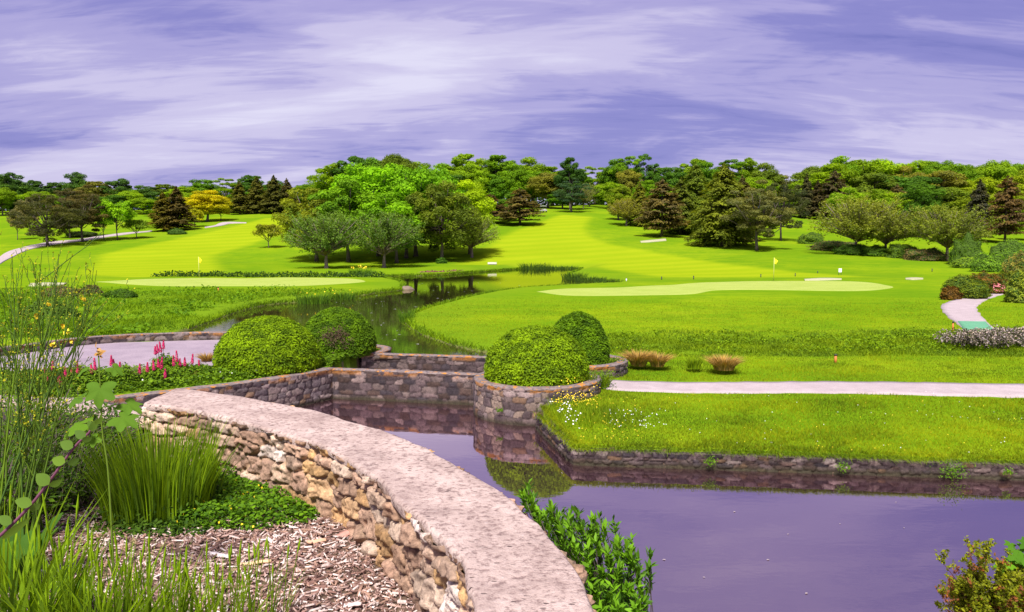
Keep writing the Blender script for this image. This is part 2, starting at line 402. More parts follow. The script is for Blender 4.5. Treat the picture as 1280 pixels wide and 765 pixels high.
back_wall = [G(*p, 1.12) for p in [(-60, 441), (20, 432), (90, 423), (150, 418.5), (200, 416.5), (275, 415), (330, 417), (385, 421)]]+[G(*p, .88) for p in [(440, 430), (470, 431.5), (482, 434), (480, 438), (466, 440.5), (452, 441)]]
upper_pond += [(p[0], p[1]) for p in back_wall[4:]]+[weir2[1], weir2[2]]
bed = [tuple(p) for p in ((nwL_s+nwR_s)/2)[::8]]+[(0.2, -8), (-14, -8), (-14, 7.4), (-7, 7.3)]
terrace_poly = terr_wall+[weir2[0]]+back_wall[::-1]

# ---------------------------------------------------------------- terrain height
ND = [75, 90, 100, 116, 150, 190, 230, 280, 400, 800]
cols = {-400: [349, 342, 337, 328, 312, 288, 272, 266, 266, 285],
        0:   [349, 342, 337, 328, 306, 284, 270, 264, 264, 285],
        200: [349, 342, 337, 328, 303, 284, 270, 262, 262, 285],
        400: [349, 342, 337, 329, 300, 278, 265, 260, 262, 285],
        640: [349, 342, 337, 329, 298, 276, 262, 257, 260, 285],
        760: [349, 342, 337, 328, 300, 274, 260, 254, 258, 285],
        900: [349, 341, 335, 324, 302, 284, 268, 258, 260, 285],
        1050: [349, 340, 331, 317, 304, 290, 274, 264, 262, 285],
        1180: [348, 340, 333, 322, 308, 295, 282, 268, 262, 285],
        1700: [348, 340, 333, 324, 310, 296, 284, 270, 262, 285]}
_un = np.array([(c-640)/F for c in cols]); _Dg = np.geomspace(1, 900, 500)
_tab = []
for c, ys in cols.items():
    ub = (c-640)/F
    nearD = [0, 14, 19, 22, 25, 30, 40, 55]; zr = [.3, .33, .58, .62, .74, .95, 1.0, 1.05]; zl = [.85, .85, .85, .85, .86, .9, .98, 1.02]
    k = float(sstep(-.12, .02, np.array(ub))); zn = [a*k+b*(1-k) for a, b in zip(zr, zl)]
    zf = [ZY(y, D) for y, D in zip(ys, ND)]
    z = np.interp(_Dg, nearD+ND, zn+zf)
    kk = np.exp(-np.linspace(-2, 2, 15)**2); kk /= kk.sum(); zz = np.convolve(np.pad(z, 7, 'edge'), kk, 'valid')
    _tab.append(np.where(_Dg > 60, zz, z))
_tab = np.array(_tab)
_uf = np.linspace(_un[0], _un[-1], 120); _t2 = np.array([np.interp(_uf, _un, _tab[:, j]) for j in range(len(_Dg))]).T
_k = np.exp(-np.linspace(-2, 2, 17)**2); _k /= _k.sum()
_t2 = np.array([np.convolve(np.pad(_t2[:, j], 8, 'edge'), _k, 'valid') for j in range(len(_Dg))]).T
def base_h(x, y):
    Y = np.maximum(y, 1.01); u = x/Y
    fi = np.clip((u-_uf[0])/(_uf[1]-_uf[0]), 0, len(_uf)-1.001); fj = np.clip(np.log(Y)/np.log(900)*(len(_Dg)-1), 0, len(_Dg)-1.001)
    i = fi.astype(int); j = fj.astype(int); a = fi-i; b = fj-j
    return (_t2[i, j]*(1-a)*(1-b)+_t2[i+1, j]*a*(1-b)+_t2[i, j+1]*(1-a)*b+_t2[i+1, j+1]*a*b)
def H(x, y, full=False):
    x = np.atleast_1d(np.asarray(x, float)); y = np.atleast_1d(np.asarray(y, float))
    z = base_h(x, y)
    z = z+.05*fbm(x/4.5, y/4.5, 0, 1)*sstep(12, 16, y)+.35*fbm(x/28, y/28, 3.3, 2)*sstep(70, 130, y)
    # banked mounds of the left bank and the ditch edge of the right rough
    dT = sd_box(terrace_poly, x, y, 1.0, -9)
    z = np.where(dT > -.02, TERR, z)
    du = sd_box(upper_pond, x, y, 8, -99)
    left = sstep(.02, -.06, x/np.maximum(y, 1))
    slope = .22+.1*left
    z = np.where((du <= 0) & (du > -50), np.minimum(z, UPZ+.06+slope*np.maximum(-du, 0)), z)
    z = np.where(du > 0, UPZ-.10-np.minimum(.9, du*.7), z)
    lb = (y < 11) & (y > -20)
    dn = sd_box(near_pond, x, y, 12, -99)
    z = np.where(lb & (dn <= 0), np.minimum(2.1, .12+.55*np.minimum(-dn, 50)), z)
    z = np.where(dn > 0, -.8, z)
    db = sd_box(bed, x, y, 1, -99)
    z = np.where(db > 0, 2.64+.04*fbm(x*1.5, y*1.5, 1, 3), z)
    for c, r in ((P3, P3R), (P4, P4R)):
        z = np.where(np.hypot(x-c[0], y-c[1]) < r-.12, .8, z)
    if full: return z, du, dn, db
    return z
def h1(x, y): return float(H(x, y)[0])
def Dof(px, py, dmin=70):
    Ys = np.geomspace(dmin, 600, 900); u = (px-640)/F
    zs = base_h(u*Ys, Ys); tgt = CAMZ+np.array([ray(px, py)[2]/ray(px, py)[1]])*Ys
    k = np.argmax(zs >= tgt); return float(Ys[k])

fair_polys = [[G(px, py, 1) if py > 345 else None for px, py in []]]
def fw(pxpts):
    out = []
    for px, py in pxpts:
        Y = Dof(px, py, 60); out.append((ray(px, py)[0]/ray(px, py)[1]*Y, Y))
    return out
fairway_R = fw([(560, 331), (600, 318), (618, 300), (640, 288), (675, 277), (700, 268), (742, 272), (735, 285), (742, 296), (765, 306), (800, 312), (860, 322), (960, 335), (1060, 344), (1100, 347), (960, 347), (820, 346), (740, 334), (640, 331)])
fairway_L = fw([(90, 343), (120, 318), (190, 304), (250, 292), (300, 281), (330, 272), (362, 272), (360, 292), (330, 300), (270, 318), (285, 338), (240, 346), (150, 347)])
def build_ground():
    cu = np.linspace(-1.55, 1.55, 1000)
    Yr = np.r_[np.linspace(-8, .6, 12), np.geomspace(1.0, 820, 760)]
    U, Y = np.meshgrid(cu, Yr); X = U*(np.maximum(Y, 0)+4.0); sh = X.shape
    x, y = X.ravel(), Y.ravel(); z, du, dn, db = H(x, y, True)
    fr = np.maximum(sd_box(fairway_R, x, y, 3, -9), sd_box(fairway_L, x, y, 3, -9)); fair = sstep(-1.0, 2.2, fr)*.85
    u = x/np.maximum(y, 1)
    rough = sstep(-4.5, -1.5, du)*(du < 0)*.5
    rough = np.maximum(rough, sstep(26, 29, y)*sstep(56, 48, y)*sstep(-.19, -.24, u)*.85)
    rough = np.maximum(rough, sstep(24.4, 25.2, y+.5*fbm(x/1.5, y/1.5))*sstep(30, 27, y+1.2*fbm(x/2, y/2, 2))*sstep(.04, .1, u)*.75)
    shade = fbm(x/9, y/9, 5, 3)
    rough = np.maximum(rough, np.clip(shade*.5, 0, .3)*(y > 60)*(1-fair))
    soil = sstep(-.25, -.02, du)*(du < .2)*.6+(du >= .0)*1.0
    soil = np.where(db > 0, 1, soil); soil = np.where(dn > -.02, 1, soil)
    dT = sd_box(terrace_poly, x, y, 1.0, -9); rough = np.where(dT > 0, .8, rough)
    col = np.column_stack((fair, np.clip(rough, 0, 1), np.clip(soil, 0, 1)))
    nr, nc = sh; i = np.arange(nr*nc).reshape(sh)
    Fq = np.stack((i[:-1, :-1], i[:-1, 1:], i[1:, 1:], i[1:, :-1]), -1).reshape(-1, 4)
    o = mk('ground', np.column_stack((x, y, z)), Fq, M['ground'], smooth=True, col=col)
    tag(o, 'green grass ground of the golf course', None, None, 'structure')
build_ground()

def ngon(name, pts, z, mat, kind, label):
    bm = bmesh.new(); f = bm.faces.new([bm.verts.new((p[0], p[1], z)) for p in pts]); f.normal_update()
    if f.normal.z < 0: f.normal_flip()
    bmesh.ops.triangulate(bm, faces=[f]); me = bpy.data.meshes.new(name); bm.to_mesh(me); bm.free(); me.materials.append(mat)
    o = bpy.data.objects.new(name, me); COL.objects.link(o); tag(o, label, None, None, kind); return o
ngon('pond_water', [(-18, 5), (28, 3), (28, 16), (6, 19), (3.2, 28), (-9, 28), (-20, 20)], 0.0, M['water'], 'structure', 'still violet-reflecting water of the near pond')
def offset_poly(P, d):
    P = np.asarray(P); n = len(P); out = []
    area = sum(P[i][0]*P[(i+1) % n][1]-P[(i+1) % n][0]*P[i][1] for i in range(n)); s = 1 if area > 0 else -1
    for i in range(n):
        e = P[(i+1) % n]-P[i-1]; e = e/(np.linalg.norm(e)+1e-9); out.append(P[i]+s*d*np.array([e[1], -e[0]]))
    return out
ngon('upper_pond_water', offset_poly(upper_pond, .12), UPZ, M['water2'], 'structure', 'olive water of the winding upper pond')

def drape_blob(name, cxy, pts, mat, label, off=.03, rings=14):
    pts = smooth_curve(list(pts)+[pts[0]], 121)[:-1]; c = np.array(cxy); V = [c]; Fc = []
    for r in range(1, rings+1): V += [c+(p-c)*r/rings for p in pts]
    V = np.array(V); n = len(pts); z = H(V[:, 0], V[:, 1])+off*.6+.0004*V[:, 1]; z[-n:] = H(V[-n:, 0], V[-n:, 1])-.05
    for j in range(n):
        Fc.append((0, 1+j, 1+(j+1) % n))
        for r in range(rings-1): Fc.append((1+r*n+j, 1+(r+1)*n+j, 1+(r+1)*n+(j+1) % n, 1+r*n+(j+1) % n))
    o = mk(name, np.column_stack((V, z)), Fc, mat, smooth=True); tag(o, label, None, None, 'structure'); return o
def ribbon(name, A, B, mat, label, off=.03, n=160, m=7, edge=.0):
    A = smooth_curve(A, n); B = smooth_curve(B, n)
    if edge:
        s = np.arange(n); A = A+edge*np.column_stack((vnoise(s*.35, 0*s), vnoise(s*.35, 0*s+5))); B = B+edge*np.column_stack((vnoise(s*.35, 0*s+9), vnoise(s*.35, 0*s+14)))
    ks = [0, .004]+[k/(m-1) for k in range(1, m-1)]+[.996, 1]; m = len(ks); V = np.concatenate([A+(B-A)*k for k in ks]); z = H(V[:, 0], V[:, 1])+off*.6+.0004*np.maximum(V[:, 1], 0); z[:n] -= .12; z[-n:] -= .12
    i = np.arange(m*n).reshape(m, n); Fq = np.stack((i[:-1, :-1], i[1:, :-1], i[1:, 1:], i[:-1, 1:]), -1).reshape(-1, 4)
    o = mk(name, np.column_stack((V, z)), Fq, mat, smooth=True); tag(o, label, None, None, 'structure'); return o
def Gb(px, py, dmin=60):
    Y = Dof(px, py, dmin); return (ray(px, py)[0]/ray(px, py)[1]*Y, Y)
# greens
drape_blob('putting_green', G(905, 359, 1.05), [G(x, y, 1.05) for x, y in [(660, 364.5), (700, 361), (770, 359), (830, 355.5), (880, 352.5), (950, 350.6), (1030, 350.5), (1090, 352.5), (1122, 357), (1118, 361), (1070, 364), (980, 363.5), (900, 363.5), (860, 368), (780, 370), (700, 370)]], M['green'], 'pale putting green on the right shore')
drape_blob('putting_green', G(290, 351.5, 1.02), [G(x, y, 1.02) for x, y in [(112, 352), (180, 348), (270, 346.8), (360, 346.6), (440, 347.5), (462, 350), (450, 353), (380, 357), (280, 357.8), (190, 357)]], M['green'], 'pale putting green on the left bank')
# paths
ribbon('path', [G(x, y, .62) for x, y in [(700, 470.5), (742, 473), (762, 474.5), (840, 476), (1000, 477), (1140, 478), (1290, 480), (1500, 483)]], [G(x, y, .6) for x, y in [(700, 480), (742, 483), (768, 486.5), (850, 489), (1000, 491), (1140, 493.5), (1290, 495), (1500, 499)]], M['path'], 'pale gravel path crossing the near lawn', edge=.05)
ribbon('path', [G(x, y, 1) for x, y in [(1262, 360.5), (1240, 365), (1205, 373), (1178, 382), (1183, 394), (1196, 404), (1206, 411), (1212, 416)]], [G(x, y, 1) for x, y in [(1300, 358), (1262, 366), (1236, 374), (1222, 384), (1226, 394), (1234, 402), (1240, 409), (1246, 416)]], M['path'], 'pale path curving between shrubs on the right', off=.05, edge=.05)
ribbon('turf_mat', [G(x, y, .99) for x, y in [(1197, 402.5), (1201, 408), (1207, 415)]], [G(x, y, .99) for x, y in [(1232, 402.5), (1237, 408), (1244, 415)]], M['turf_mat'], 'green mat laid on the right path', off=.085, n=20)
ribbon('path', [Gb(*p) for p in [(-40, 340), (0, 320), (25, 311.5), (60, 303.6), (100, 299.4), (130, 295), (160, 291.4), (190, 288.6)]], [Gb(*p) for p in [(-40, 350), (0, 329.5), (30, 315), (70, 306), (110, 301), (135, 296.9), (165, 293), (190, 289.8)]], M['path'], 'pale path winding past the dark pines', off=.07)
ribbon('path', [Gb(*p) for p in [(256, 284.6), (268, 282.4), (276, 279.2), (285, 278.2), (308, 278.8)]], [Gb(*p) for p in [(256, 285.6), (270, 284.0), (281, 281.6), (290, 280), (308, 279.6)]], M['path'], 'pale path fork beside the yellow tree', off=.09, n=40)
ribbon('sand_bunker', [Gb(*p) for p in [(800, 303.5), (812, 302), (832, 300.2)]], [Gb(*p) for p in [(801, 305), (814, 304.6), (833, 302.6)]], M['sand'], 'pale sand bunker below the reddish larch', off=.12, n=30)
ribbon('sand_bunker', [G(*p, 1.05) for p in [(1005, 348.3), (1030, 347.4), (1052, 348)]], [G(*p, 1.05) for p in [(1006, 349.3), (1030, 349.4), (1052, 349.1)]], M['sand'], 'pale sand strip behind the right flag', off=.1, n=30)
ribbon('sand_bunker', [G(*p, 1.1) for p in [(1132, 346.8), (1142, 346.2), (1154, 346.8)]], [G(*p, 1.1) for p in [(1132, 348), (1142, 348.6), (1154, 347.8)]], M['sand'], 'small pale sand patch right of the green', off=.1, n=30)
ribbon('sand_bunker', [G(*p, 1.05) for p in [(38, 354), (60, 353), (84, 353.6)]], [G(*p, 1.05) for p in [(36, 357), (55, 357), (80, 355.2)]], M['sand'], 'pale sand patch at the left green', off=.1, n=30)
# terrace paving
_pv = [G(*p, TERR) for p in [(-200, 470), (-60, 446), (20, 440), (90, 432.5), (150, 428.5), (200, 427), (275, 425), (320, 427), (330, 440), (300, 456), (262, 459), (180, 461), (80, 470), (-60, 490)]]
ngon('terrace_paving', _pv, TERR+.012, M['paving'], 'structure', 'pink-grey paved terrace behind the flower bed')

# ---------------------------------------------------------------- stone walls
def seeds(Ltot, Hh, w, h, rg):
    S = []; t = -h*.2
    while t < Hh+h*.3:
        hh = h*rg.uniform(.65, 1.35); s = rg.uniform(-w, 0)
        while s < Ltot+w:
            ww = w*rg.uniform(.5, 1.6); S.append((s+ww/2, t+hh/2+rg.uniform(-.12, .12)*h, ww, hh)); s += ww
        t += hh
    return np.array(S)
def masonry(name, loop, z0, z1, w, h, amp, res, palette, mortar, mat, parent, seed=0, closed=True, lichen=0, rug=.3, sres=None, dark=0):
    rg = np.random.default_rng(seed); loop = np.asarray(loop, float)
    if closed: loop = np.vstack((loop, loop[:1]))
    Lt = np.sum(np.linalg.norm(np.diff(loop, axis=0), axis=1)); n = max(8, int(Lt/res)); P = interp_poly(loop, n+1)
    z0 = np.broadcast_to(z0, (1,)); nz = max(3, int((z1-z0[0])/res)+1); T = np.linspace(0, z1-z0[0], nz)
    d = np.gradient(P, axis=0)
    if closed: d[0] = d[-1] = P[1]-P[-2]
    nrm = np.column_stack((d[:, 1], -d[:, 0])); nrm /= np.linalg.norm(nrm, axis=1)[:, None]+1e-9
    kk = np.ones(5)/5; nrm = np.column_stack([np.convolve(np.pad(nrm[:, k], 2, 'edge'), kk, 'valid') for k in (0, 1)]); nrm /= np.linalg.norm(nrm, axis=1)[:, None]+1e-9
    s = np.linspace(0, Lt, n+1); Sx, Tt = np.meshgrid(s, T); fs, ft = Sx.ravel(), Tt.ravel()
    sw = fs+.35*w*fbm(fs/w*.9, ft/h*.9, 2, 3); tw = ft+.3*h*fbm(fs/w*.9+50, ft/h*.9, 7, 3)
    SD = seeds(Lt, z1-z0[0], w, h, rg); order = np.argsort(SD[:, 0]); SD = SD[order]
    f1 = np.full(fs.shape, 9.); f2 = np.full(fs.shape, 9.); idx = np.zeros(fs.shape, int)
    for j in range(len(SD)):
        dx = (sw-SD[j, 0])/SD[j, 2]; m = np.abs(dx) < 1.8
        dd = np.full(fs.shape, 9.); dy = (tw[m]-SD[j, 1])/SD[j, 3]; dd[m] = (np.abs(dx[m])**2.6+np.abs(dy)**2.6)**(1/2.6)
        c = dd < f1; f2 = np.where(c, f1, np.minimum(f2, dd)); f1 = np.where(c, dd, f1); idx = np.where(c, j, idx)
    e = f2-f1; body = sstep(.03, .26, e)
    stoneoff = rg.uniform(-.5, 1, len(SD))[idx]
    fx, fy, fz = P[np.tile(np.arange(n+1), nz), 0], P[np.tile(np.arange(n+1), nz), 1], ft
    disp = amp*(body*(.75+.6*stoneoff)-.35)+amp*rug*fbm(fx/w*5, fy/w*5, fz/w*5, 4)+amp*rug*.8*fbm(fx/w*1.8, fy/w*1.8, fz/w*1.8+9, 3)
    X = P[np.tile(np.arange(n+1), nz)]+np.tile(nrm, (nz, 1))*disp[:, None]
    pal = np.array(palette); pc = pal[rg.integers(0, len(pal), len(SD))]*rg.uniform(.7, 1.3, len(SD))[:, None]
    col = pc[idx]*(.78 if mat.name == 'wall_stone' else 1.0)*(.8+.4*(fbm(fx/w*3, fy/w*3, fz/w*3+3, 3)[:, None]*.5+.5)); mm = sstep(.02, .15, e)[:, None]
    col = np.array(mortar)*(.75+.6*(fbm(fx/w*2.2+7, fy/w*2.2, fz/w*2.2, 4)[:, None]*.5+.5))*(1-mm)+col*mm
    if lichen:
        lk = (fbm(fx*2.2, fy*2.2, fz*4, 3) > .12)*sstep(.16, .04, (z1-z0[0])-ft)*lichen; col = col*(1-lk[:, None])+np.array((.55, .22, .02))*lk[:, None]
    if dark:    # darker olive band from just above the waterline down
        lk = sstep(.16, .03, ft+z0[0]+.04*fbm(fx*2, fy*2, 0, 2))*dark; col = col*(1-lk[:, None])+np.array((.04, .035, .02))*lk[:, None]
    V = np.column_stack((X, ft+z0[0])); i = np.arange(nz*(n+1)).reshape(nz, n+1)
    Fq = np.stack((i[:-1, :-1], i[:-1, 1:], i[1:, 1:], i[1:, :-1]), -1).reshape(-1, 4)
    return mk(name, V, Fq, mat, parent, True, col=col)
def coping(name, Lc, Rc, z, thick, over, rag, mat, parent, nacross=8, res=.05, seed=3, lump=.006, closed=False):
    Lt = np.sum(np.linalg.norm(np.diff(Lc, axis=0), axis=1)); n = max(6, int(Lt/res))
    Lc = interp_poly(Lc, n); Rc = interp_poly(Rc, n); d = Lc-Rc; w = np.linalg.norm(d, axis=1)[:, None]; d = d/w
    oL = over+rag*fbm(Lc[:, 0]*3.2, Lc[:, 1]*3.2, seed, 3); oR = over+rag*fbm(Rc[:, 0]*3.2, Rc[:, 1]*3.2, seed+5, 3)
    A = Lc+d*oL[:, None]; B = Rc-d*oR[:, None]; tw = min(.012, thick*.4); rows = [A-d*tw*.8]+[A+(B-A)*k/nacross for k in range(nacross+1)]+[B+d*tw*.8]
    tb_ = z-thick*(1+.5*fbm(Lc[:, 0]*5, Lc[:, 1]*5, 3, 3)); Z = [tb_]
    for k in range(nacross+1):
        q = rows[k+1]; f = k/nacross
        Z.append(z+lump*2.2*fbm(q[:, 0]*3, q[:, 1]*3, 1, 4)-(.012+lump if k in (0, nacross) else 0))
    Z.append(tb_)
    V = np.concatenate([np.column_stack((r, zz)) for r, zz in zip(rows, Z)]); m = len(rows); i = np.arange(m*n).reshape(m, n)
    Fq = np.stack((i[:-1, :-1], i[:-1, 1:], i[1:, 1:], i[1:, :-1]), -1).reshape(-1, 4)
    if not closed:
        Fl = [tuple(f) for f in Fq]+[tuple(i[:, 0]), tuple(i[::-1, -1])]
        return mk(name, V, Fl, mat, parent, True)
    return mk(name, V, Fq, mat, parent, True)
def off2(C, w):
    C = np.asarray(C, float); d = np.gradient(C, axis=0); d /= np.linalg.norm(d, axis=1)[:, None]; nn = np.column_stack((-d[:, 1], d[:, 0])); return C+nn*w/2, C-nn*w/2
PAL_GREY = [(.15, .11, .105), (.22, .165, .15), (.11, .08, .08), (.28, .215, .20), (.20, .125, .08), (.085, .065, .07), (.17, .135, .135)]
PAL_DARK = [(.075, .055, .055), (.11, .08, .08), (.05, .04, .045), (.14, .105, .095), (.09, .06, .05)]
PAL_OCH = [(.46, .29, .16), (.46, .32, .23), (.34, .21, .14), (.50, .37, .28), (.36, .23, .16), (.46, .28, .13), (.58, .47, .41), (.30, .185, .13), (.42, .25, .12), (.38, .26, .19), (.26, .165, .12)]
def wall(label, C, w, z0, z1, sw, sh, amp, res, pal, mortar, seed, lichen=.6, cap=M['lichen'], capth=.04, smooth=True, group=None):
    C = smooth_curve(C, 120) if smooth else interp_poly(C, 120)
    A, B = off2(C, w); e = empty('stone_wall', (0, 0, 0), label, 'wall', group)
    masonry('masonry', np.vstack((A[::-1], B)) if True else None, z0, z1-.02, sw, sh, amp, res, pal, mortar, M['stone_far'], e, seed, True, lichen*.6, dark=.9)
    coping('coping', A, B, z1, capth, .015, .02, cap, e, 4, .08, seed); return e

def near_wall():
    e = empty('stone_wall', (0, 0, 0), 'curving ochre rubble wall with broad pinkish coping beside the mulch bed', 'wall')
    loop = np.vstack((nwR_s[::-1][26:], nwL_s[:-26]))
    masonry('masonry', loop, 1.6, NWZ-.004, .22, .115, .038, .009, PAL_OCH, (.34, .225, .145), M['stone'], e, 11, True, 0, .95)
    coping('coping', nwL_s, nwR_s, NWZ+.012, .055, .010, .045, M['coping'], e, 34, .012, 4, .003)
near_wall()
wall('mossy grey stone wall curving round the flower terrace above the near pond', terr_wall, .36, -.35, .88, .27, .17, .03, .03, PAL_GREY, (.055, .04, .038), 21)
wall('dark stone weir wall closing the near pond, nearer of the two weirs', weir1, .34, -.35, .86, .30, .17, .026, .03, PAL_DARK+PAL_GREY[:2], (.04, .03, .03), 22, smooth=False)
wall('dark stone weir wall holding back the upper pond, farther of the two weirs', weir2, .34, -.35, .86, .30, .15, .026, .03, PAL_DARK+PAL_GREY[:2], (.04, .03, .03), 23, smooth=False)
wall('low pale stone wall along the back of the paved terrace', back_wall[:8], .34, .6, 1.13, .30, .14, .03, .035, PAL_GREY, (.06, .045, .04), 24)
wall('short rounded stone wall end behind the second clipped bush', back_wall[7:], .3, .4, .90, .30, .14, .03, .035, PAL_GREY, (.06, .045, .04), 25, smooth=True)
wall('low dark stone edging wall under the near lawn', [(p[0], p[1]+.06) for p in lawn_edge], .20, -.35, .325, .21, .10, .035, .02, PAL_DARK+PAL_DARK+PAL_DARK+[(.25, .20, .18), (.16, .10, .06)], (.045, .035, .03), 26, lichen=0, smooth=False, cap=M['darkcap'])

# ================================================================= TREES
def sph(n, rg): return unit(rg.normal(size=(n, 3)))
def trunk_mb(mb, h, r, lean=.02, rg=rng, seg=8):
    k = np.linspace(0, 1, 7); x = lean*h*np.sin(k*2.2+rg.uniform(0, 6)); x -= x[0]; y = lean*h*np.sin(k*2.7+rg.uniform(0, 6)); y -= y[0]
    pts = np.column_stack((x, y, k*h-.15)); rad = r*(1-.62*k); rad[0] *= 1.35
    mb.tube(pts, rad, seg, .5); return pts[-1]
def crown_blobs(cz, rw, rh, nb, rb, nl, ls, rg, flat=.75, shell=(.5, .92), asp=.65, upb=.35, low=-.75):
    C = []; k = 0
    while len(C) < nb and k < nb*60:
        k += 1; d = sph(1, rg)[0]
        if d[2] < low: continue
        c = d*rg.uniform(*shell)*np.array([rw, rw, rh])
        if all(np.linalg.norm((c-q[0])/np.array([rw, rw, rh])) > .16 for q in C): C.append((c, rg.uniform(*rb)*rw*(1-.25*abs(d[2]))))
    P, Nn, T = [], [], []
    for c, r in C:
        d = sph(nl, rg); d = d[(d[:, 2] > -.65) | (rg.random(nl) < .35)]; n = len(d)
        rr = r*(rg.uniform(.55, 1.08, n)**.6); jit = 1+.55*fbm(d[:, 0]*3+c[0], d[:, 1]*3+c[1], d[:, 2]*3, 3)
        P.append(c+np.array([0, 0, cz])+d*(rr*jit)[:, None]*np.array([1, 1, flat])); Nn.append(d*np.array([1, 1, 1.2])+rg.normal(size=(n, 3))*.5+np.array([0, 0, upb]))
        T.append(np.clip(rg.uniform(.0, 1, n)*.45+rg.uniform(0, .55), 0, 1))
    P = np.concatenate(P); Nn = np.concatenate(Nn); T = np.concatenate(T)
    V, Fq = leafquads(P, Nn, ls*rg.uniform(.7, 1.35, len(P)), asp, .15, rg=rg)
    return V, Fq, np.repeat(T, 4), [(c+np.array([0, 0, cz]), r) for c, r in C]
protos = {}; PH = {}
def add_proto(key, crown, trunk):
    me_c, me_t = crown.data, trunk.data
    co = np.empty(len(me_c.vertices)*3, np.float32); me_c.vertices.foreach_get('co', co); co = co.reshape(-1, 3)
    PH[key] = (float(np.percentile(co[:, 2], 99.8)), float(np.percentile(np.abs(co[:, 0]), 98.5)))
    bpy.data.objects.remove(crown); bpy.data.objects.remove(trunk); protos[key] = (me_c, me_t)
def broadleaf(key, h, rw, rh, seed, nb=34, nl=260, ls=.4, rb=(.22, .36), flat=.75, bark='bark', tr=.28, low=-.75, asp=.65, shell=(.5, .92)):
    rg = np.random.default_rng(seed); cz = h-rh
    V, Fq, T, C = crown_blobs(cz, rw, rh, nb, rb, nl, ls, rg, flat, low=low, asp=asp, shell=shell)
    mb = MB(); top = trunk_mb(mb, h*.55, tr*h/15, rg=rg)
    for c, r in C[::2]:
        s = np.array([0, 0, rg.uniform(.22, .5)*h]); mid = (s+c)/2+np.array([0, 0, -.04*h]); p = interp_poly(np.array([s, mid, c]), 5)
        mb.tube(p, np.linspace(tr*.42*h/15, .04, 5), 5)
    add_proto(key, mk('crown', V, Fq, M['tree'], tint=T), mb.build('trunk', M[bark], smooth=True))
def cherry(key, h, rw, seed, nbr=60, nl=110, ls=.3):
    """vase-shaped spreading tree with feathery ascending shoots"""
    rg = np.random.default_rng(seed); mb = MB(); trunk_mb(mb, h*.36, .3*h/8, rg=rg); P, Nn, Al, T = [], [], [], []
    for i in range(nbr):
        a = rg.uniform(0, 2*np.pi); q = rg.random(); el = R_(90-6-66*q**.8); L = (h*.80*math.sin(el)**.8+rw*1.02*math.cos(el)**1.2)*rg.uniform(.8, 1.06)
        s0 = np.array([0, 0, h*rg.uniform(.24, .33)]); d = np.array([math.cos(a)*math.cos(el), math.sin(a)*math.cos(el), math.sin(el)])
        L = min(L, (h*1.0-s0[2])/max(.15, math.sin(el)), rw*1.1/max(.12, math.cos(el)))
        k = np.linspace(0, 1, 6); pts = s0+d*L*k[:, None]+np.column_stack((0*k, 0*k, -.05*L*k*k))
        mb.tube(pts, np.linspace(.085*h/8, .015, 6), 4)
        # side shoots
        for j in range(7):
            t = rg.uniform(.28, 1.0); c = s0+d*L*t-np.array([0, 0, .05*L*t*t]); sd_ = unit(d+rg.normal(size=3)*.6+np.array([0, 0, .15])); l2 = L*rg.uniform(.12, .28)
            n = int(nl*l2/(L*.2)/6)+2; tt = rg.uniform(0, 1, n); w = l2*.22
            P.append(c+sd_*(l2*tt)[:, None]+rg.normal(size=(n, 3))*w*.6); Nn.append(rg.normal(size=(n, 3))*.7+np.array([0, 0, .9])); Al.append(np.tile(sd_, (n, 1))+rg.normal(size=(n, 3))*.4)
            T.append(np.clip(rg.uniform(0, .5)+.5*rg.random(n), 0, 1))
    P = np.concatenate(P); V, Fq = leafquads(P, np.concatenate(Nn), ls*rg.uniform(.6, 1.3, len(P)), .5, .1, along=np.concatenate(Al), rg=rg)
    add_proto(key, mk('crown', V, Fq, M['tree'], tint=np.repeat(np.concatenate(T), 4)), mb.build('trunk', M['bark_pale'], smooth=True))
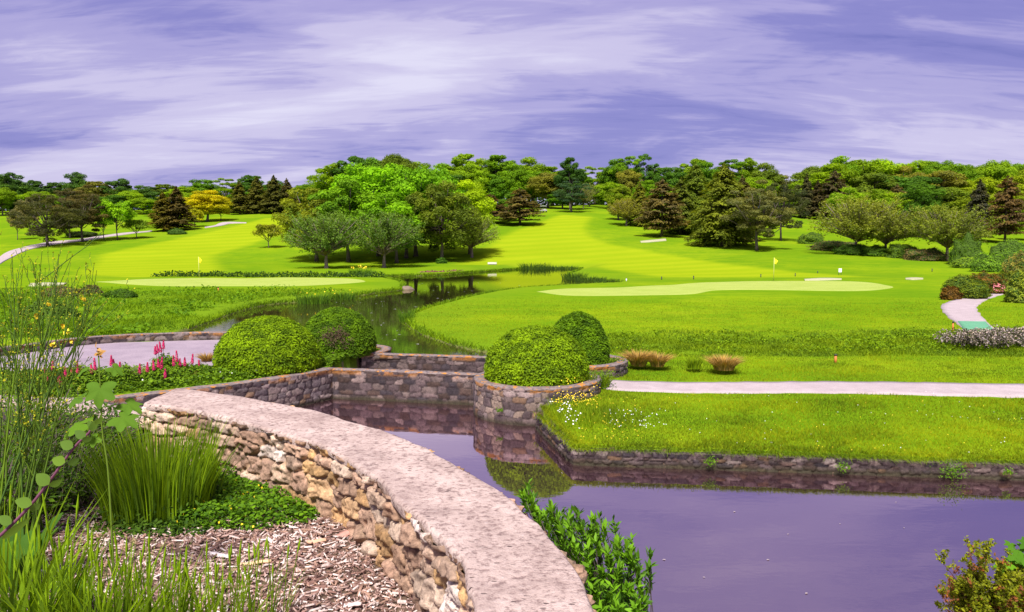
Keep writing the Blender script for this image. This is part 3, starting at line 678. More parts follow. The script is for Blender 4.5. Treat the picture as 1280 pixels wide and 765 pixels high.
def spruce(key, h, rw, seed, lev=26, ls=.5, droop=.25, z0=.1, open_=.0, shape=.8, top=.02):
    rg = np.random.default_rng(seed); mb = MB(); mb.tube([(0, 0, -.2), (0, 0, h*.5), (0, 0, h*.98)], [.26*h/14, .15*h/14, .02], 7); P, Nn, Al, T = [], [], [], []
    for i in range(lev):
        f = i/(lev-1); z = h*(z0+(1-z0)*f**.9); R0 = rw*((1-f)**shape+top)*(1 if f > .12 else .8+1.6*f)
        nb = int(10-4*f)
        for j in range(nb):
            if rg.random() < open_: continue
            a = rg.uniform(0, 2*np.pi); L = R0*rg.uniform(.65, 1.12); tint = rg.uniform(0, .5); dr = droop*rg.uniform(.5, 1.4)
            n = max(5, int(L*34)); t = rg.uniform(.12, 1, n)**.8; lat = rg.normal(size=n)*.16*L*(1.1-t*.5)
            x = np.cos(a)*L*t-np.sin(a)*lat; y = np.sin(a)*L*t+np.cos(a)*lat; zz = z+L*(.10*t-dr*t*t)+rg.normal(size=n)*.02*h*.5-np.abs(lat)*.3
            P.append(np.column_stack((x, y, zz))); Nn.append(np.column_stack((np.cos(a)*np.ones(n)*.6, np.sin(a)*np.ones(n)*.6, np.ones(n)))+rg.normal(size=(n, 3))*.45)
            Al.append(np.column_stack((np.cos(a)-np.sin(a)*np.sign(lat)*.6, np.sin(a)+np.cos(a)*np.sign(lat)*.6, -.5*np.ones(n)))); T.append(np.clip(tint+.5*rg.random(n), 0, 1))
            mb.tube([(0, 0, z), (math.cos(a)*L*.5, math.sin(a)*L*.5, z+L*(.05-dr*.25)), (math.cos(a)*L*.9, math.sin(a)*L*.9, z+L*(.1-dr*.8))], [.035*h/14, .02, .01], 3, cap=False)
    P = np.concatenate(P); V, Fq = leafquads(P, np.concatenate(Nn), ls*rg.uniform(.7, 1.3, len(P)), .42, .1, along=np.concatenate(Al), rg=rg)
    add_proto(key, mk('crown', V, Fq, M['tree'], tint=np.repeat(np.concatenate(T), 4)), mb.build('trunk', M['bark'], smooth=True))

# far broadleaves (h 16) with loose tops
broadleaf('bA', 16, 5.4, 7.0, 1, 62, 520, .36, (.24, .36), low=-.95, shell=(.35, .80)); broadleaf('bB', 16, 5.0, 7.4, 2, 58, 520, .34, (.23, .34), low=-.95, shell=(.35, .82)); broadleaf('bC', 16, 6.0, 6.6, 3, 66, 520, .36, (.23, .34), low=-.95, shell=(.35, .80))
broadleaf('bD', 17, 4.6, 8.0, 4, 54, 440, .33, (.20, .30), flat=.8, shell=(.3, .86), low=-.95); broadleaf('bE', 16, 5.6, 7.8, 5, 70, 520, .37, (.24, .36), low=-1, shell=(.35, .80))
broadleaf('bF', 17, 4.8, 7.6, 6, 46, 380, .30, (.17, .27), flat=.75, shell=(.35, .95), low=-.9)      # open, sky shows through
broadleaf('maple', 15, 7.4, 6.4, 9, 84, 420, .36, (.17, .26), flat=.72, low=-.6); broadleaf('maple2', 14, 5.6, 6.0, 10, 60, 400, .36, (.19, .29), flat=.72, low=-.8)
broadleaf('olive', 13, 5.0, 5.9, 12, 74, 300, .30, (.17, .26), flat=.9, low=-1, asp=.55); broadleaf('young', 8, 2.6, 3.2, 13, 30, 190, .28, (.22, .34), low=-.8, tr=.2)
broadleaf('small', 5, 2.6, 1.7, 14, 26, 190, .24, (.22, .34), low=-.5, tr=.28)
broadleaf('pineA', 12, 5.2, 5.6, 15, 64, 300, .32, (.17, .27), flat=.55, low=-.95, asp=.35, shell=(.35, 1)); broadleaf('pineB', 12, 4.4, 5.2, 16, 58, 300, .34, (.18, .28), flat=.5, low=-.95, asp=.35, shell=(.35, 1))
cherry('chA', 8, 4.6, 20, 90, 130, .30); cherry('chB', 8, 4.4, 21, 84, 130, .30)
spruce('spA', 14, 3.4, 30); spruce('spB', 14, 3.8, 31, droop=.35, shape=.7); spruce('spC', 13, 4.6, 32, lev=22, ls=.5, droop=.1, shape=.65, open_=.25, z0=.16)
spruce('spD', 16, 5.0, 33, lev=30, ls=.5, droop=.42, shape=.6, z0=.1)
def tree(px, pyb, pyt, wpx, key, colr, label, name='tree', cat='tree', group=None, D=None, jit=.0):
    Y = D or Dof(px, pyb); x = ray(px, pyb)[0]/ray(px, pyb)[1]*Y; z = h1(x, Y); zt = ZY(pyt, Y); hh = zt-z
    colr = tuple(min(.6, v*k_) for v, k_ in zip(colr, (1.65, 1.6, 1.3)));
    h0, r0 = PH[key]; sz = hh/h0; sw = (wpx/2/F*Y)/r0
    e = empty(name, (x, Y, z-.05), label, cat, group, rz=rng.uniform(0, 6.28)); mc, mt = protos[key]
    for nm, me, s in (('crown', mc, None), ('trunk', mt, None)):
        o = bpy.data.objects.new(nm, me); COL.objects.link(o); o.parent = e
        if nm == 'crown': o.color = (*colr, 1)
    e.scale = (sw, sw, sz); return e
GR_BR = (.12, .27, .012); GR_MID = (.075, .165, .014); GR_DK = (.038, .095, .02); OLV = (.12, .135, .02); LIME = (.21, .33, .01); YEL = (.30, .30, .010)
BRN = (.125, .09, .04); PDK = (.055, .064, .03); SPR = (.085, .095, .022); GREYG = (.09, .165, .04); BLUEG = (.04, .085, .05)
T_ = [
 (60, 309, 243, 80, 'pineA', PDK, 'dark pine nearest the left path, broad and bushy', 'pine_tree'), (103, 303, 231, 62, 'pineB', (.075, .07, .035), 'tall brownish pine with bare lower trunk beside the left path', 'pine_tree'),
 (88, 298, 236, 50, 'pineA', PDK, 'dark pine half hidden between the bushy pine and the brownish pine', 'pine_tree'),
 (22, 300, 262, 22, 'young', (.13, .13, .07), 'small grey-green weeping tree at the left side of the bushy pine', 'weeping_tree'), (37, 292, 247, 24, 'young', (.14, .14, .08), 'taller grey-green weeping tree behind the bushy pine', 'weeping_tree'),
 (130, 300, 257, 25, 'young', GR_BR, 'slim bright green young tree, left one of the pair by the path', 'young_tree'), (147, 300.5, 249, 36, 'young', (.15, .31, .012), 'bright green young tree, right one of the pair by the path', 'young_tree'),
 (171, 298, 274, 32, 'small', (.11, .19, .02), 'small round green tree right of the bright young pair', 'small_tree'),
 (205, 289, 241, 36, 'spA', (.10, .095, .02), 'bronze-green spruce, left one of the pair on the left fairway', 'spruce_tree'), (222, 288, 234, 42, 'spA', (.075, .065, .028), 'dark brown spruce, right one of the pair on the left fairway', 'spruce_tree'),
 (259, 277, 238, 52, 'bA', YEL, 'bright yellow broadleaf tree at the edge of the left wood', 'yellow_tree'), (276, 275, 255, 22, 'young', (.34, .33, .012), 'small yellow-green tree right beside the bright yellow tree', 'yellow_tree'), (243, 284, 261, 24, 'young', (.30, .33, .02), 'pale yellow-green tree in front of the bright yellow tree', 'yellow_tree'),
 (300, 268, 227, 28, 'spA', (.09, .10, .022), 'olive spruce, first to the right of the yellow trees', 'spruce_tree'), (322, 267, 222, 30, 'spB', SPR, 'dark olive spruce, second to the right of the yellow trees', 'spruce_tree'),
 (343, 267, 220, 32, 'spA', (.07, .08, .025), 'dark spruce with tall spire, third to the right of the yellow trees', 'spruce_tree'), (359, 266, 224, 26, 'spB', (.075, .07, .03), 'brownish spruce just left of the big central tree clump', 'spruce_tree'),
 (336, 309, 280, 36, 'small', (.15, .18, .02), 'tiny lone round tree on the left fairway', 'small_tree'),
 (408, 335, 262, 90, 'chA', GREYG, 'grey-green spreading cherry at the front left of the central clump', 'cherry_tree'), (480, 334, 266, 86, 'chB', (.085, .155, .04), 'grey-green spreading cherry at the front middle of the central clump', 'cherry_tree'),
 (396, 326, 236, 92, 'olive', (.13, .17, .018), 'olive green rounded tree at the left edge of the central clump', 'broadleaf_tree'),
 (436, 326, 226, 92, 'maple2', (.09, .20, .012), 'mid green tree behind the front left cherry', 'broadleaf_tree'), (473, 320, 206, 116, 'maple', (.13, .30, .010), 'huge bright green maple forming the top of the central clump', 'maple_tree'),
 (520, 320, 209, 118, 'maple', (.11, .26, .012), 'tall bright green maple on the right of the clump top', 'maple_tree'), (496, 328, 242, 84, 'maple2', (.12, .27, .012), 'bright green low maple behind the front middle cherry', 'maple_tree'), (508, 322, 232, 88, 'maple2', (.08, .19, .015), 'darker green maple right of the front middle cherry', 'maple_tree'),
 (552, 327, 228, 88, 'olive', (.085, .128, .02), 'bronze-olive rounded tree with stout forked trunk by the pond', 'broadleaf_tree'), (587, 318, 226, 56, 'bA', LIME, 'lime green tree behind the bronze-olive tree', 'broadleaf_tree'), (590, 322, 268, 62, 'chA', (.14, .19, .06), 'small grey-green cherry at the right edge of the central clump', 'cherry_tree'),
 (613, 279, 243, 40, 'spC', (.09, .07, .045), 'dark reddish larch beside the central clump', 'larch_tree'), (650, 281, 236, 50, 'spC', (.10, .088, .042), 'brown larch standing alone right of the central clump', 'larch_tree'), (636, 277, 240, 30, 'bB', GR_MID, 'green tree squeezed between the two brown larches', 'broadleaf_tree'),
 (714, 265, 222, 44, 'pineB', BLUEG, 'low blue-green cedar at the far end of the fairway', 'cedar_tree'), (713, 262, 197, 32, 'bD', GR_DK, 'tall dark tree rising above the blue-green cedar', 'broadleaf_tree'), (737, 258, 229, 34, 'chB', (.13, .17, .07), 'grey-green cherry at the far gap end', 'cherry_tree'), (729, 260, 234, 24, 'chA', (.12, .15, .05), 'small grey-green tree left of the gap cherry', 'cherry_tree'),
 (783, 283, 247, 42, 'chB', (.17, .185, .035), 'small pale olive cherry at the left of the right-hand conifers', 'cherry_tree'), (773, 276, 232, 34, 'bB', (.13, .20, .015), 'yellow-green tree behind the pale olive cherry', 'broadleaf_tree'), (799, 283, 229, 32, 'spB', (.11, .13, .02), 'slim olive spruce left of the reddish larch', 'spruce_tree'),
 (827, 297, 225, 54, 'spC', (.10, .088, .042), 'reddish brown larch above the small bunker', 'larch_tree'), (850, 293, 224, 46, 'spB', (.085, .12, .025), 'olive drooping spruce right behind the reddish larch', 'spruce_tree'), (868, 290, 206, 50, 'spD', (.09, .14, .02), 'tall green-gold spruce behind the big drooping spruce', 'spruce_tree'),
 (903, 309, 208, 78, 'spD', (.105, .14, .02), 'big drooping olive-gold spruce in the middle of the right group', 'spruce_tree'), (926, 302, 222, 50, 'spB', (.075, .07, .03), 'brownish dark spruce behind the big drooping spruce', 'spruce_tree'),
 (946, 314, 226, 78, 'pineB', (.105, .12, .05), 'grey-brown pine with open crown and pale bent trunk', 'pine_tree'), (976, 302, 226, 62, 'pineA', (.045, .06, .03), 'dark pine at the right end of the conifer group', 'pine_tree'),
 (1069, 318, 243, 96, 'chA', (.15, .19, .04), 'spreading light olive cherry with pale trunk by the hedge, leftmost of three', 'cherry_tree'), (1107, 320, 256, 80, 'chB', (.125, .16, .035), 'darker cherry behind the hedge, middle one of three', 'cherry_tree'), (1184, 326, 256, 90, 'chB', (.13, .175, .035), 'broad low cherry over the shrubs, rightmost of three', 'cherry_tree'),
 (1007, 274, 218, 24, 'spA', (.05, .055, .035), 'thin dark spire spruce at the left end of the right wood', 'spruce_tree'), (1021, 275, 226, 26, 'spA', (.055, .05, .03), 'narrow dark spruce beside the thin spire spruce', 'spruce_tree'), (1042, 276, 214, 40, 'spC', (.065, .06, .045), 'broad grey-dark spruce above the left cherry', 'spruce_tree'),
 (1120, 285, 232, 40, 'spC', (.10, .088, .042), 'rust brown larch between the middle and right cherries', 'larch_tree'), (1222, 300, 226, 40, 'spA', (.05, .055, .05), 'dark bluish spruce right of the rightmost cherry', 'spruce_tree'), (1256, 303, 222, 48, 'spC', (.09, .065, .04), 'brown pine with tall bare trunk near the right edge', 'pine_tree'), (1284, 300, 254, 50, 'bA', (.15, .24, .015), 'yellow-green tree cut off by the right edge of the photo', 'broadleaf_tree'),
 (1150, 296, 228, 44, 'bE', (.05, .12, .015), 'dark green tree behind the rightmost cherry', 'broadleaf_tree'),
]
for t in T_:
    tree(*t[:6], t[6], t[7])

# the far wood: individual trees under the skyline
sky_pts = [(-120, 215), (-40, 220), (0, 218), (15, 213), (30, 222), (55, 214), (72, 226), (85, 216), (105, 214), (130, 224), (150, 222), (170, 214), (190, 230), (215, 227), (235, 224), (255, 220), (275, 222), (290, 220), (310, 218), (335, 222), (350, 217), (370, 231), (384, 236), (398, 214), (420, 204), (440, 193), (465, 203), (495, 197), (522, 206), (540, 208), (560, 200), (580, 196), (600, 194), (620, 200), (640, 196), (668, 198), (690, 206), (700, 214), (725, 216), (742, 204), (760, 203), (770, 200), (795, 199), (815, 196), (826, 205), (833, 222), (842, 208), (860, 200), (878, 201), (900, 203), (925, 194), (945, 202), (962, 207), (985, 224), (1000, 226), (1012, 206), (1030, 198), (1060, 200), (1090, 204), (1112, 206), (1132, 211), (1150, 201), (1168, 199), (1200, 206), (1230, 208), (1260, 206), (1300, 206), (1400, 205)]
_sx = [p[0] for p in sky_pts]; _sy = [p[1] for p in sky_pts]
far = []
r2 = random.Random(5)
greens = [(.12, .25, .014), (.085, .20, .018), (.06, .15, .025), (.15, .27, .014), (.17, .30, .012), (.11, .18, .025)]
for (x0, x1, step, dd, drop, keys, w) in [
    (-110, 384, 27, 262, 0, ['bD', 'bF', 'bB', 'bA'], 40), (-100, 380, 21, 238, 22, ['bA', 'bC', 'bE', 'bB'], 34),
    (392, 705, 27, 262, 0, ['bB', 'bA', 'bD', 'bC'], 48), (545, 712, 24, 240, 20, ['bA', 'bC', 'bE'], 42),
    (724, 832, 21, 268, 0, ['bD', 'bB', 'bF', 'bA'], 40), (765, 832, 22, 245, 24, ['bE', 'bA'], 36), (838, 985, 23, 258, 0, ['bF', 'bA', 'bB', 'bD'], 42), (846, 990, 26, 236, 24, ['bE', 'bC'], 42),
    (1000, 1330, 25, 262, 0, ['bA', 'bC', 'bE'], 50), (1012, 1330, 28, 238, 18, ['bC', 'bE', 'bA'], 50), (1060, 1330, 32, 212, 36, ['bE', 'bC', 'bA'], 50)]:
    x = x0
    while x < x1:
        px = x+r2.uniform(-5, 5); sy = .4*float(np.interp(px, _sx, _sy))+.6*float(max(np.interp(px+q_, _sx, _sy) for q_ in (-12, -6, 0, 6, 12))); top = sy-(5 if px > 385 else -1)+drop+(r2.uniform(-2, 7) if drop == 0 else r2.uniform(-7, 9))
        c = list(r2.choice(greens)); s = r2.uniform(.85, 1.2); c = tuple(v*s for v in c)
        if px < 200 and drop == 0: c = (.055*s, .125*s, .03*s)
        if px > 1180 and drop: c = (.19*s, .28*s, .014) if r2.random() < .6 else c
        if r2.random() < .05: c = (.17, .19, .04)
        far.append((px, top, w*r2.uniform(.85, 1.2), r2.choice(keys), c, dd*r2.uniform(.97, 1.03), drop)); x += step*r2.uniform(.85, 1.15)
far.sort()
ORD = ['first', 'second', 'third', 'fourth', 'fifth', 'sixth', 'seventh', 'eighth', 'ninth', 'tenth', 'eleventh', 'twelfth', 'thirteenth', 'fourteenth', 'fifteenth', 'sixteenth', 'seventeenth', 'eighteenth', 'nineteenth', 'twentieth', 'twenty-first', 'twenty-second', 'twenty-third', 'twenty-fourth', 'twenty-fifth']
marks = [(-200, 'from the left edge of the photo'), (246, 'right of the bright yellow tree'), (385, 'behind the central clump'), (560, 'above the lone brown larch'), (700, 'right of the tall dark gap tree'), (833, 'behind the right conifer group'), (995, 'from the left end of the right wood'), (1150, 'above the rightmost cherry')]
cnt = {}
for (px, top, w, key, c, D, drop) in far:
    mk_ = [m_ for m_ in marks if m_[0] <= px][-1][1]; rowname = {0: 'skyline tree', 18: 'mid-height wood tree', 20: 'mid-height wood tree', 22: 'mid-height wood tree', 24: 'mid-height wood tree', 36: 'front-row wood tree'}[drop]
    k = cnt.get((mk_, rowname), 0); cnt[(mk_, rowname)] = k+1
    tone = 'dark green' if c[1] < .16 else 'bright green' if c[1] > .25 else 'mid green'
    tree(px, 262, top, w, key, tuple(v/1.25 for v in c), f'{tone} {rowname}, {ORD[k]} {mk_}', 'broadleaf_tree', 'tree', 'trees of the far wood', D=D)

# low scrub closing the wood floor
def leafmass(name, P, Nn, size, mat, parent=None, asp=.6, along=None, T=None, rg=rng):
    V, Fq = leafquads(P, Nn, size, asp, .12, along=along, rg=rg)
    T = rg.random(len(P)) if T is None else T
    return mk(name, V, Fq, mat, parent, tint=np.repeat(T, 4))
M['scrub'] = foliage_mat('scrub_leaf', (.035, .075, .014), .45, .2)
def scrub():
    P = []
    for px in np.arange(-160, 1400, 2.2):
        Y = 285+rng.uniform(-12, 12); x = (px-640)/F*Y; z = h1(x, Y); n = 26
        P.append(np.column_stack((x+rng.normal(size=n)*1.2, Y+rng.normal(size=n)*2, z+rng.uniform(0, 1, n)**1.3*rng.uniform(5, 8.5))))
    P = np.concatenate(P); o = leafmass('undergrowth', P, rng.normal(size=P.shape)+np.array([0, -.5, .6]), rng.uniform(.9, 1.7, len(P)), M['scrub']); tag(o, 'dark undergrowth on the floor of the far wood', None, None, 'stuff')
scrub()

# ================================================================= SHRUBS
def dome(name, c, rx, rz_, z0, n, ls, colr, label, trans=.3, spread=.5, cat='bush', group=None, lump=.06, seed=0, ry=None, flat=0, asp=.55, lumpf=2.5, hue=(1.3, 1.15, .6)):
    rg = np.random.default_rng(seed); ry = ry or rx; e = empty(name, (c[0], c[1], z0), label, cat, group)
    mt = foliage_mat(name+'_leaf', colr, spread, trans, hue)
    d = sph(n, rg); d = d[d[:, 2] > -.28]; n = len(d); e1 = fbm(d[:, 0]*lumpf+seed, d[:, 1]*lumpf, d[:, 2]*lumpf*1.6, 4)
    rr = 1+lump*e1*2-rg.random(n)**2*.10; sh = np.where(d[:, 2] > 0, 1, 1)
    P = d*(rr+rg.normal(size=n)*.012)[:, None]*np.array([rx, ry, rz_]); P[:, 2] = np.where(P[:, 2] < 0, P[:, 2]*.9, P[:, 2]); P[:, 2] += rz_*.22
    P = P[P[:, 2] > -.02]; d = d[:len(P)] if False else unit(P-np.array([0, 0, rz_*.22]))
    T = np.clip(.5+.75*fbm(P[:, 0]*4+seed, P[:, 1]*4, P[:, 2]*7, 3)+rg.normal(size=len(P))*.2, 0, 1)
    leafmass('foliage', P, d*.8+rg.normal(size=P.shape)*.45+np.array([0, 0, .5]), ls*rg.uniform(.7, 1.3, len(P)), mt, e, asp, T=T, rg=rg)
    # added dark hull under the leaves, keeps the dome opaque
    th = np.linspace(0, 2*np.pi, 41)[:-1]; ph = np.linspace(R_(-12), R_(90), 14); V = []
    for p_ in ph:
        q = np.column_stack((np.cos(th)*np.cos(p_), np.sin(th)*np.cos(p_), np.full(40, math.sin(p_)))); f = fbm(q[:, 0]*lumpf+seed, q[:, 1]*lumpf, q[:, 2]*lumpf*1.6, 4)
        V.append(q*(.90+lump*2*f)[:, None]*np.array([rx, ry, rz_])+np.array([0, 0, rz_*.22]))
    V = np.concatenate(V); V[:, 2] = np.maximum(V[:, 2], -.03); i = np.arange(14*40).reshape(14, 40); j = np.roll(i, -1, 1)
    Fq = np.stack((i[:-1], j[:-1], j[1:], i[1:]), -1).reshape(-1, 4); mk('inner_hull', V, Fq, M['core'], e, True); return e
M['core'] = plain_mat('dark_hull', (.05, .09, .012), .9, .1, 12, .6)
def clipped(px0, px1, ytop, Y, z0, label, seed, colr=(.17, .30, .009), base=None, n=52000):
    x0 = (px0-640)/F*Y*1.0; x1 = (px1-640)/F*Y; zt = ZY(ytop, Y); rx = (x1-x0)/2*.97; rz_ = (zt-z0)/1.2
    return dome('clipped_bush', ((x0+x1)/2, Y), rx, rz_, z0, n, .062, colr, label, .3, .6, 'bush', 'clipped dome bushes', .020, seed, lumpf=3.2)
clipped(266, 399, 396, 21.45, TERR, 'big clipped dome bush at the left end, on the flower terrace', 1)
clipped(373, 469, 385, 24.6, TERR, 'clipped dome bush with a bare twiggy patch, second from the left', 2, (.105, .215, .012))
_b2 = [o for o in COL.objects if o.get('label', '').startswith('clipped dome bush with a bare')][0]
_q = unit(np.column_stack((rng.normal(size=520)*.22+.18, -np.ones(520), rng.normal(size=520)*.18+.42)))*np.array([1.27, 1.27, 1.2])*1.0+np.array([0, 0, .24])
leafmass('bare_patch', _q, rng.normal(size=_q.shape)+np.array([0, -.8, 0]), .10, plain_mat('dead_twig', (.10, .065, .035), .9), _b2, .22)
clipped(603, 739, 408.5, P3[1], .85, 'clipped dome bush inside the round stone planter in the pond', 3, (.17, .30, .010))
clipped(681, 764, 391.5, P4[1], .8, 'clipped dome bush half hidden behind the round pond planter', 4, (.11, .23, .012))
def ring_wall(c, r, z0, z1, label, seed, pal):
    e = empty('round_planter', (0, 0, 0), label, 'planter')
    th = np.linspace(0, 2*np.pi, 181); o_ = np.column_stack((c[0]+r*np.cos(th), c[1]+r*np.sin(th))); i_ = np.column_stack((c[0]+(r-.3)*np.cos(th), c[1]+(r-.3)*np.sin(th)))
    masonry('masonry', o_[:-1], z0, z1-.02, .25, .165, .026, .026, pal, (.05, .038, .035), M['stone_far'], e, seed, True, .5, dark=.8)
    masonry('inner_masonry', i_[:-1][::-1], z0+.6, z1-.02, .25, .165, .02, .06, pal, (.05, .038, .035), M['stone_far'], e, seed+1)
    coping('coping', o_, i_, z1, .05, .015, .025, M['lichen'], e, 5, .06, seed, closed=True)
ring_wall(P3, P3R, -.35, .93, 'round stone planter wall standing in the near pond', 41, PAL_GREY+[(.28, .21, .17), (.24, .18, .14)])
ring_wall(P4, P4R, -.35, .98, 'round stone planter wall behind the pond planter', 43, PAL_GREY)

# loose shrubs on the right etc.
def bush(px, pyb, pyt, wpx, colr, label, n=2600, ls=.14, name='shrub', D=None, lump=.16, z=None, seed=0, hue=(1.3, 1.15, .6), spread=.5):
    if D is None: D = Dof(px, pyb) if pyb < 350 else G(px, pyb, 1.0)[1]
    x = (px-640)/F*D; zz = h1(x, D) if z is None else z; rx = wpx/2/F*D; hh = max(.3, ZY(pyt, D)-zz)
    return dome(name, (x, D), rx, hh/1.2, zz, n, ls, colr, label, .3, spread, 'shrub', None, lump, seed, ry=rx*.7, hue=hue)
B_ = [
 (1013, 306, 291, 34, (.11, .19, .02), 'light green shrub left of the hedge row'), (1042, 313, 301, 60, (.13, .11, .06), 'low brownish heather shrub left of the hedge row'), (1066, 318, 305, 46, (.05, .12, .012), 'dark green hedge shrub under the left cherry'),
 (1094, 320, 306, 34, (.06, .13, .012), 'dark green hedge shrub between the left and middle cherries'), (1125, 322, 304, 40, (.09, .16, .015), 'mid green hedge shrub right of the middle cherry'), (1155, 325, 310, 50, (.16, .13, .075), 'pinkish grey low shrub left of the broad cherry'),
 (1207, 331, 296, 46, (.06, .125, .008), 'dark green dense bush right of the broad cherry trunk'), (1236, 340, 318, 44, (.11, .22, .02), 'bright green loose shrub left of the round yellow bush'), (1262, 330, 300, 50, (.10, .20, .02), 'tall bright green shrub at the right edge'),
 (1216, 335, 322, 50, (.13, .22, .02), 'pale green ground shrub behind the azalea')]
for k, b in enumerate(B_): bush(*b[:4], tuple(v*1.5 for v in b[4]), b[5], 4200, .17, seed=60+k, lump=.22)
for k, b in enumerate([
 (1208, 372, 346, 56, (.13, .19, .02), 'yellow-green shrub at the left of the azalea', 47), (1190, 372, 358, 24, (.17, .10, .03), 'small bronze shrub in front of the azalea group', 46),
 (1233, 365, 341, 52, (.16, .10, .03), 'bronze azalea bush with pink blossom by the right path', 52), (1262, 362, 340, 40, (.13, .17, .02), 'yellow-bronze azalea right of the pink blossom', 55),
 (1274, 352, 317, 36, (.32, .30, .10), 'round cream-yellow variegated bush at the right edge', 64), (1282, 378, 340, 44, (.26, .34, .05), 'yellow-green bush beside the right path at the photo edge', 44)]):
    bush(*b[:4], b[4], tuple(v*1.25 for v in b[4]) and b[5], 7000, .11, D=b[6], seed=80+k, lump=.2)
def blossoms(parent_name, c, r, n, size, col, label=None): pass
def speckle(name, P, size, mat, parent=None, T=None):
    return leafmass(name, P, rng.normal(size=P.shape)+np.array([0, -.6, .9]), size, mat, parent, .9, T=T)
M['pink'] = plain_mat('pink_blossom', (.62, .20, .22), .6); M['white'] = plain_mat('white_petal', (.78, .76, .74), .6); M['yellow'] = plain_mat('yellow_petal', (.80, .58, .02), .6); M['magenta'] = plain_mat('magenta_petal', (.60, .02, .13), .6)
def on_dome(c, rx, rz_, n, z0, frac=.02, pole=-.0, yf=True):
    d = sph(n*3, rng); d = d[(d[:, 2] > .0) & (d[:, 1] < .3)][:n]; return np.column_stack((d[:, 0]*rx, d[:, 1]*rx*.75, z0+rz_*.22+d[:, 2]*rz_))*1.0+np.array([c[0], c[1], 0])
az = [o for o in COL.objects if o.get('label', '').startswith('bronze azalea')][0]
Pz = on_dome((0, 0), 1.35, .80, 420, .0); Pz = Pz[(Pz[:, 0] > -.1)]; speckle('blossom', Pz, rng.uniform(.10, .18, len(Pz)), M['pink'], az)

# cotoneaster mound on the right, arching stems with whitish blossom
def arching_mound(px0, px1, ytop, ybase, D, label, seed, n=170):
    rg = np.random.default_rng(seed); x0, x1 = (px0-640)/F*D, (px1-640)/F*D; z0 = h1((x0+x1)/2, D); zt = ZY(ytop, D)
    e = empty('flowering_shrub', ((x0+x1)/2, D, z0), label, 'shrub'); P, Al, W = [], [], []; mb = MB()
    for i in range(n):
        bx = rg.uniform(-.5, .5)*(x1-x0)*.7; by = rg.uniform(-.6, .6); a = rg.normal(-1.57, 1.1); L = rg.uniform(.45, .95); hz = (zt-z0)*rg.uniform(.6, 1.08)*(1-.55*abs(bx/(x1-x0)*1.7)**2)
        t = np.linspace(0, 1, 7); pts = np.column_stack((bx+math.cos(a)*L*t**1.3, by+math.sin(a)*L*t**1.3, hz*np.sin(np.clip(t*1.25, 0, 1)*np.pi/2)-hz*.75*np.clip(t-.45, 0, 1)**1.4*1.6))
        pts[:, 2] = np.maximum(pts[:, 2], .03); mb.tube(pts, .008, 3, cap=False); q = interp_poly(pts, 34); P.append(q[6:]+rg.normal(size=(28, 3))*.022)
    mb.build('stem_tangle', M['bark'], e); P = np.concatenate(P); k = rg.random(len(P)) < .5
    leafmass('foliage', P[~k], rg.normal(size=P[~k].shape)+np.array([0, 0, 1]), .075, foliage_mat('cotoneaster_leaf', (.075, .10, .03), .5, .2), e); speckle('blossom', P[k], rg.uniform(.04, .07, k.sum()), foliage_mat('cream_blossom', (.42, .35, .31), .35, .1, (1.1, 1.0, 1.0)), e)
arching_mound(1180, 1262, 407, 446, 26.2, 'arching shrub covered in tiny cream blossom beside the green mat, left half', 5)
arching_mound(1228, 1330, 405, 446, 26.8, 'arching shrub covered in tiny cream blossom at the right edge of the rough', 6)

# ================================================================= GRASS (stuff)
def foll(name, c, spread=.4, trans=.35, hue=(1.35, 1.15, .6)): return foliage_mat(name, c, spread, trans, hue)
M['lawnblade'] = foll('lawn_blade', (.165, .255, .008), .5, hue=(1.75, 1.25, .8)); M['bankblade'] = foll('bank_blade', (.15, .28, .01)); M['roughblade'] = foll('rough_blade', (.17, .28, .012))
def scatter(n, x0, x1, y0, y1, cond=None, dens=None):
    """points over a ground rectangle, more per area close by"""
    y = np.exp(rng.uniform(np.log(y0), np.log(y1), n)) if dens is None else rng.uniform(y0, y1, n)
    if callable(x0): a, b = x0(y), x1(y)
    else: a, b = x0, x1
    x = a+(b-a)*rng.random(n)
    if cond is not None: m = cond(x, y); x, y = x[m], y[m]
    return x, y
def grass(name, x, y, h, w, lean, mat, label, clump=None, seg=2, kind='stuff', dirv=None):
    z = H(x, y)
    if name == 'edge_grass': z = np.maximum(z, .325)
    P = np.column_stack((x, y, z-.01)); V, Fc, m = blades(P, h, w, lean, seg=seg, dirv=dirv)
    T = np.clip(.42+.75*fbm(x/1.3, y/1.3, 4, 4)+rng.normal(size=len(x))*.24, 0, 1); o = mk(name, V, Fc, mat, tint=np.repeat(T, m)); tag(o, label, None, None, kind); return o
pathpoly = [G(x, y, .62) for x, y in [(700, 469), (742, 472), (762, 473.5), (1000, 476), (1290, 479), (1500, 482)]]+[G(x, y, .6) for x, y in [(1500, 500), (1290, 496), (1140, 494.5), (1000, 492), (850, 490), (768, 487.5), (700, 482)]]
lawnpoly = [(p[0], p[1]+.18) for p in lawn_edge]+[(26, 26), (4, 25.5), (P3[0]+1.7, P3[1]+1.6), (P3[0]+P3R, P3[1]-.2)]
def lawncond(x, y): return (sdist(lawnpoly, x, y) > 0) & (sdist(pathpoly, x, y)+.05*vnoise(x*3, y*3) < .03) & (np.hypot(x-P3[0], y-P3[1]) > P3R+.05)
x, y = scatter(190000, lambda y: y*.02, lambda y: y*.78, 14, 25, lawncond); n = len(x)
grass('lawn_grass', x, y, rng.uniform(.03, .075, n)*(1+.5*(fbm(x/1.2, y/1.2, 0, 2) > .2)), .016, rng.uniform(.2, .9, n), M['lawnblade'], 'short yellow-green grass of the near lawn', seg=1)
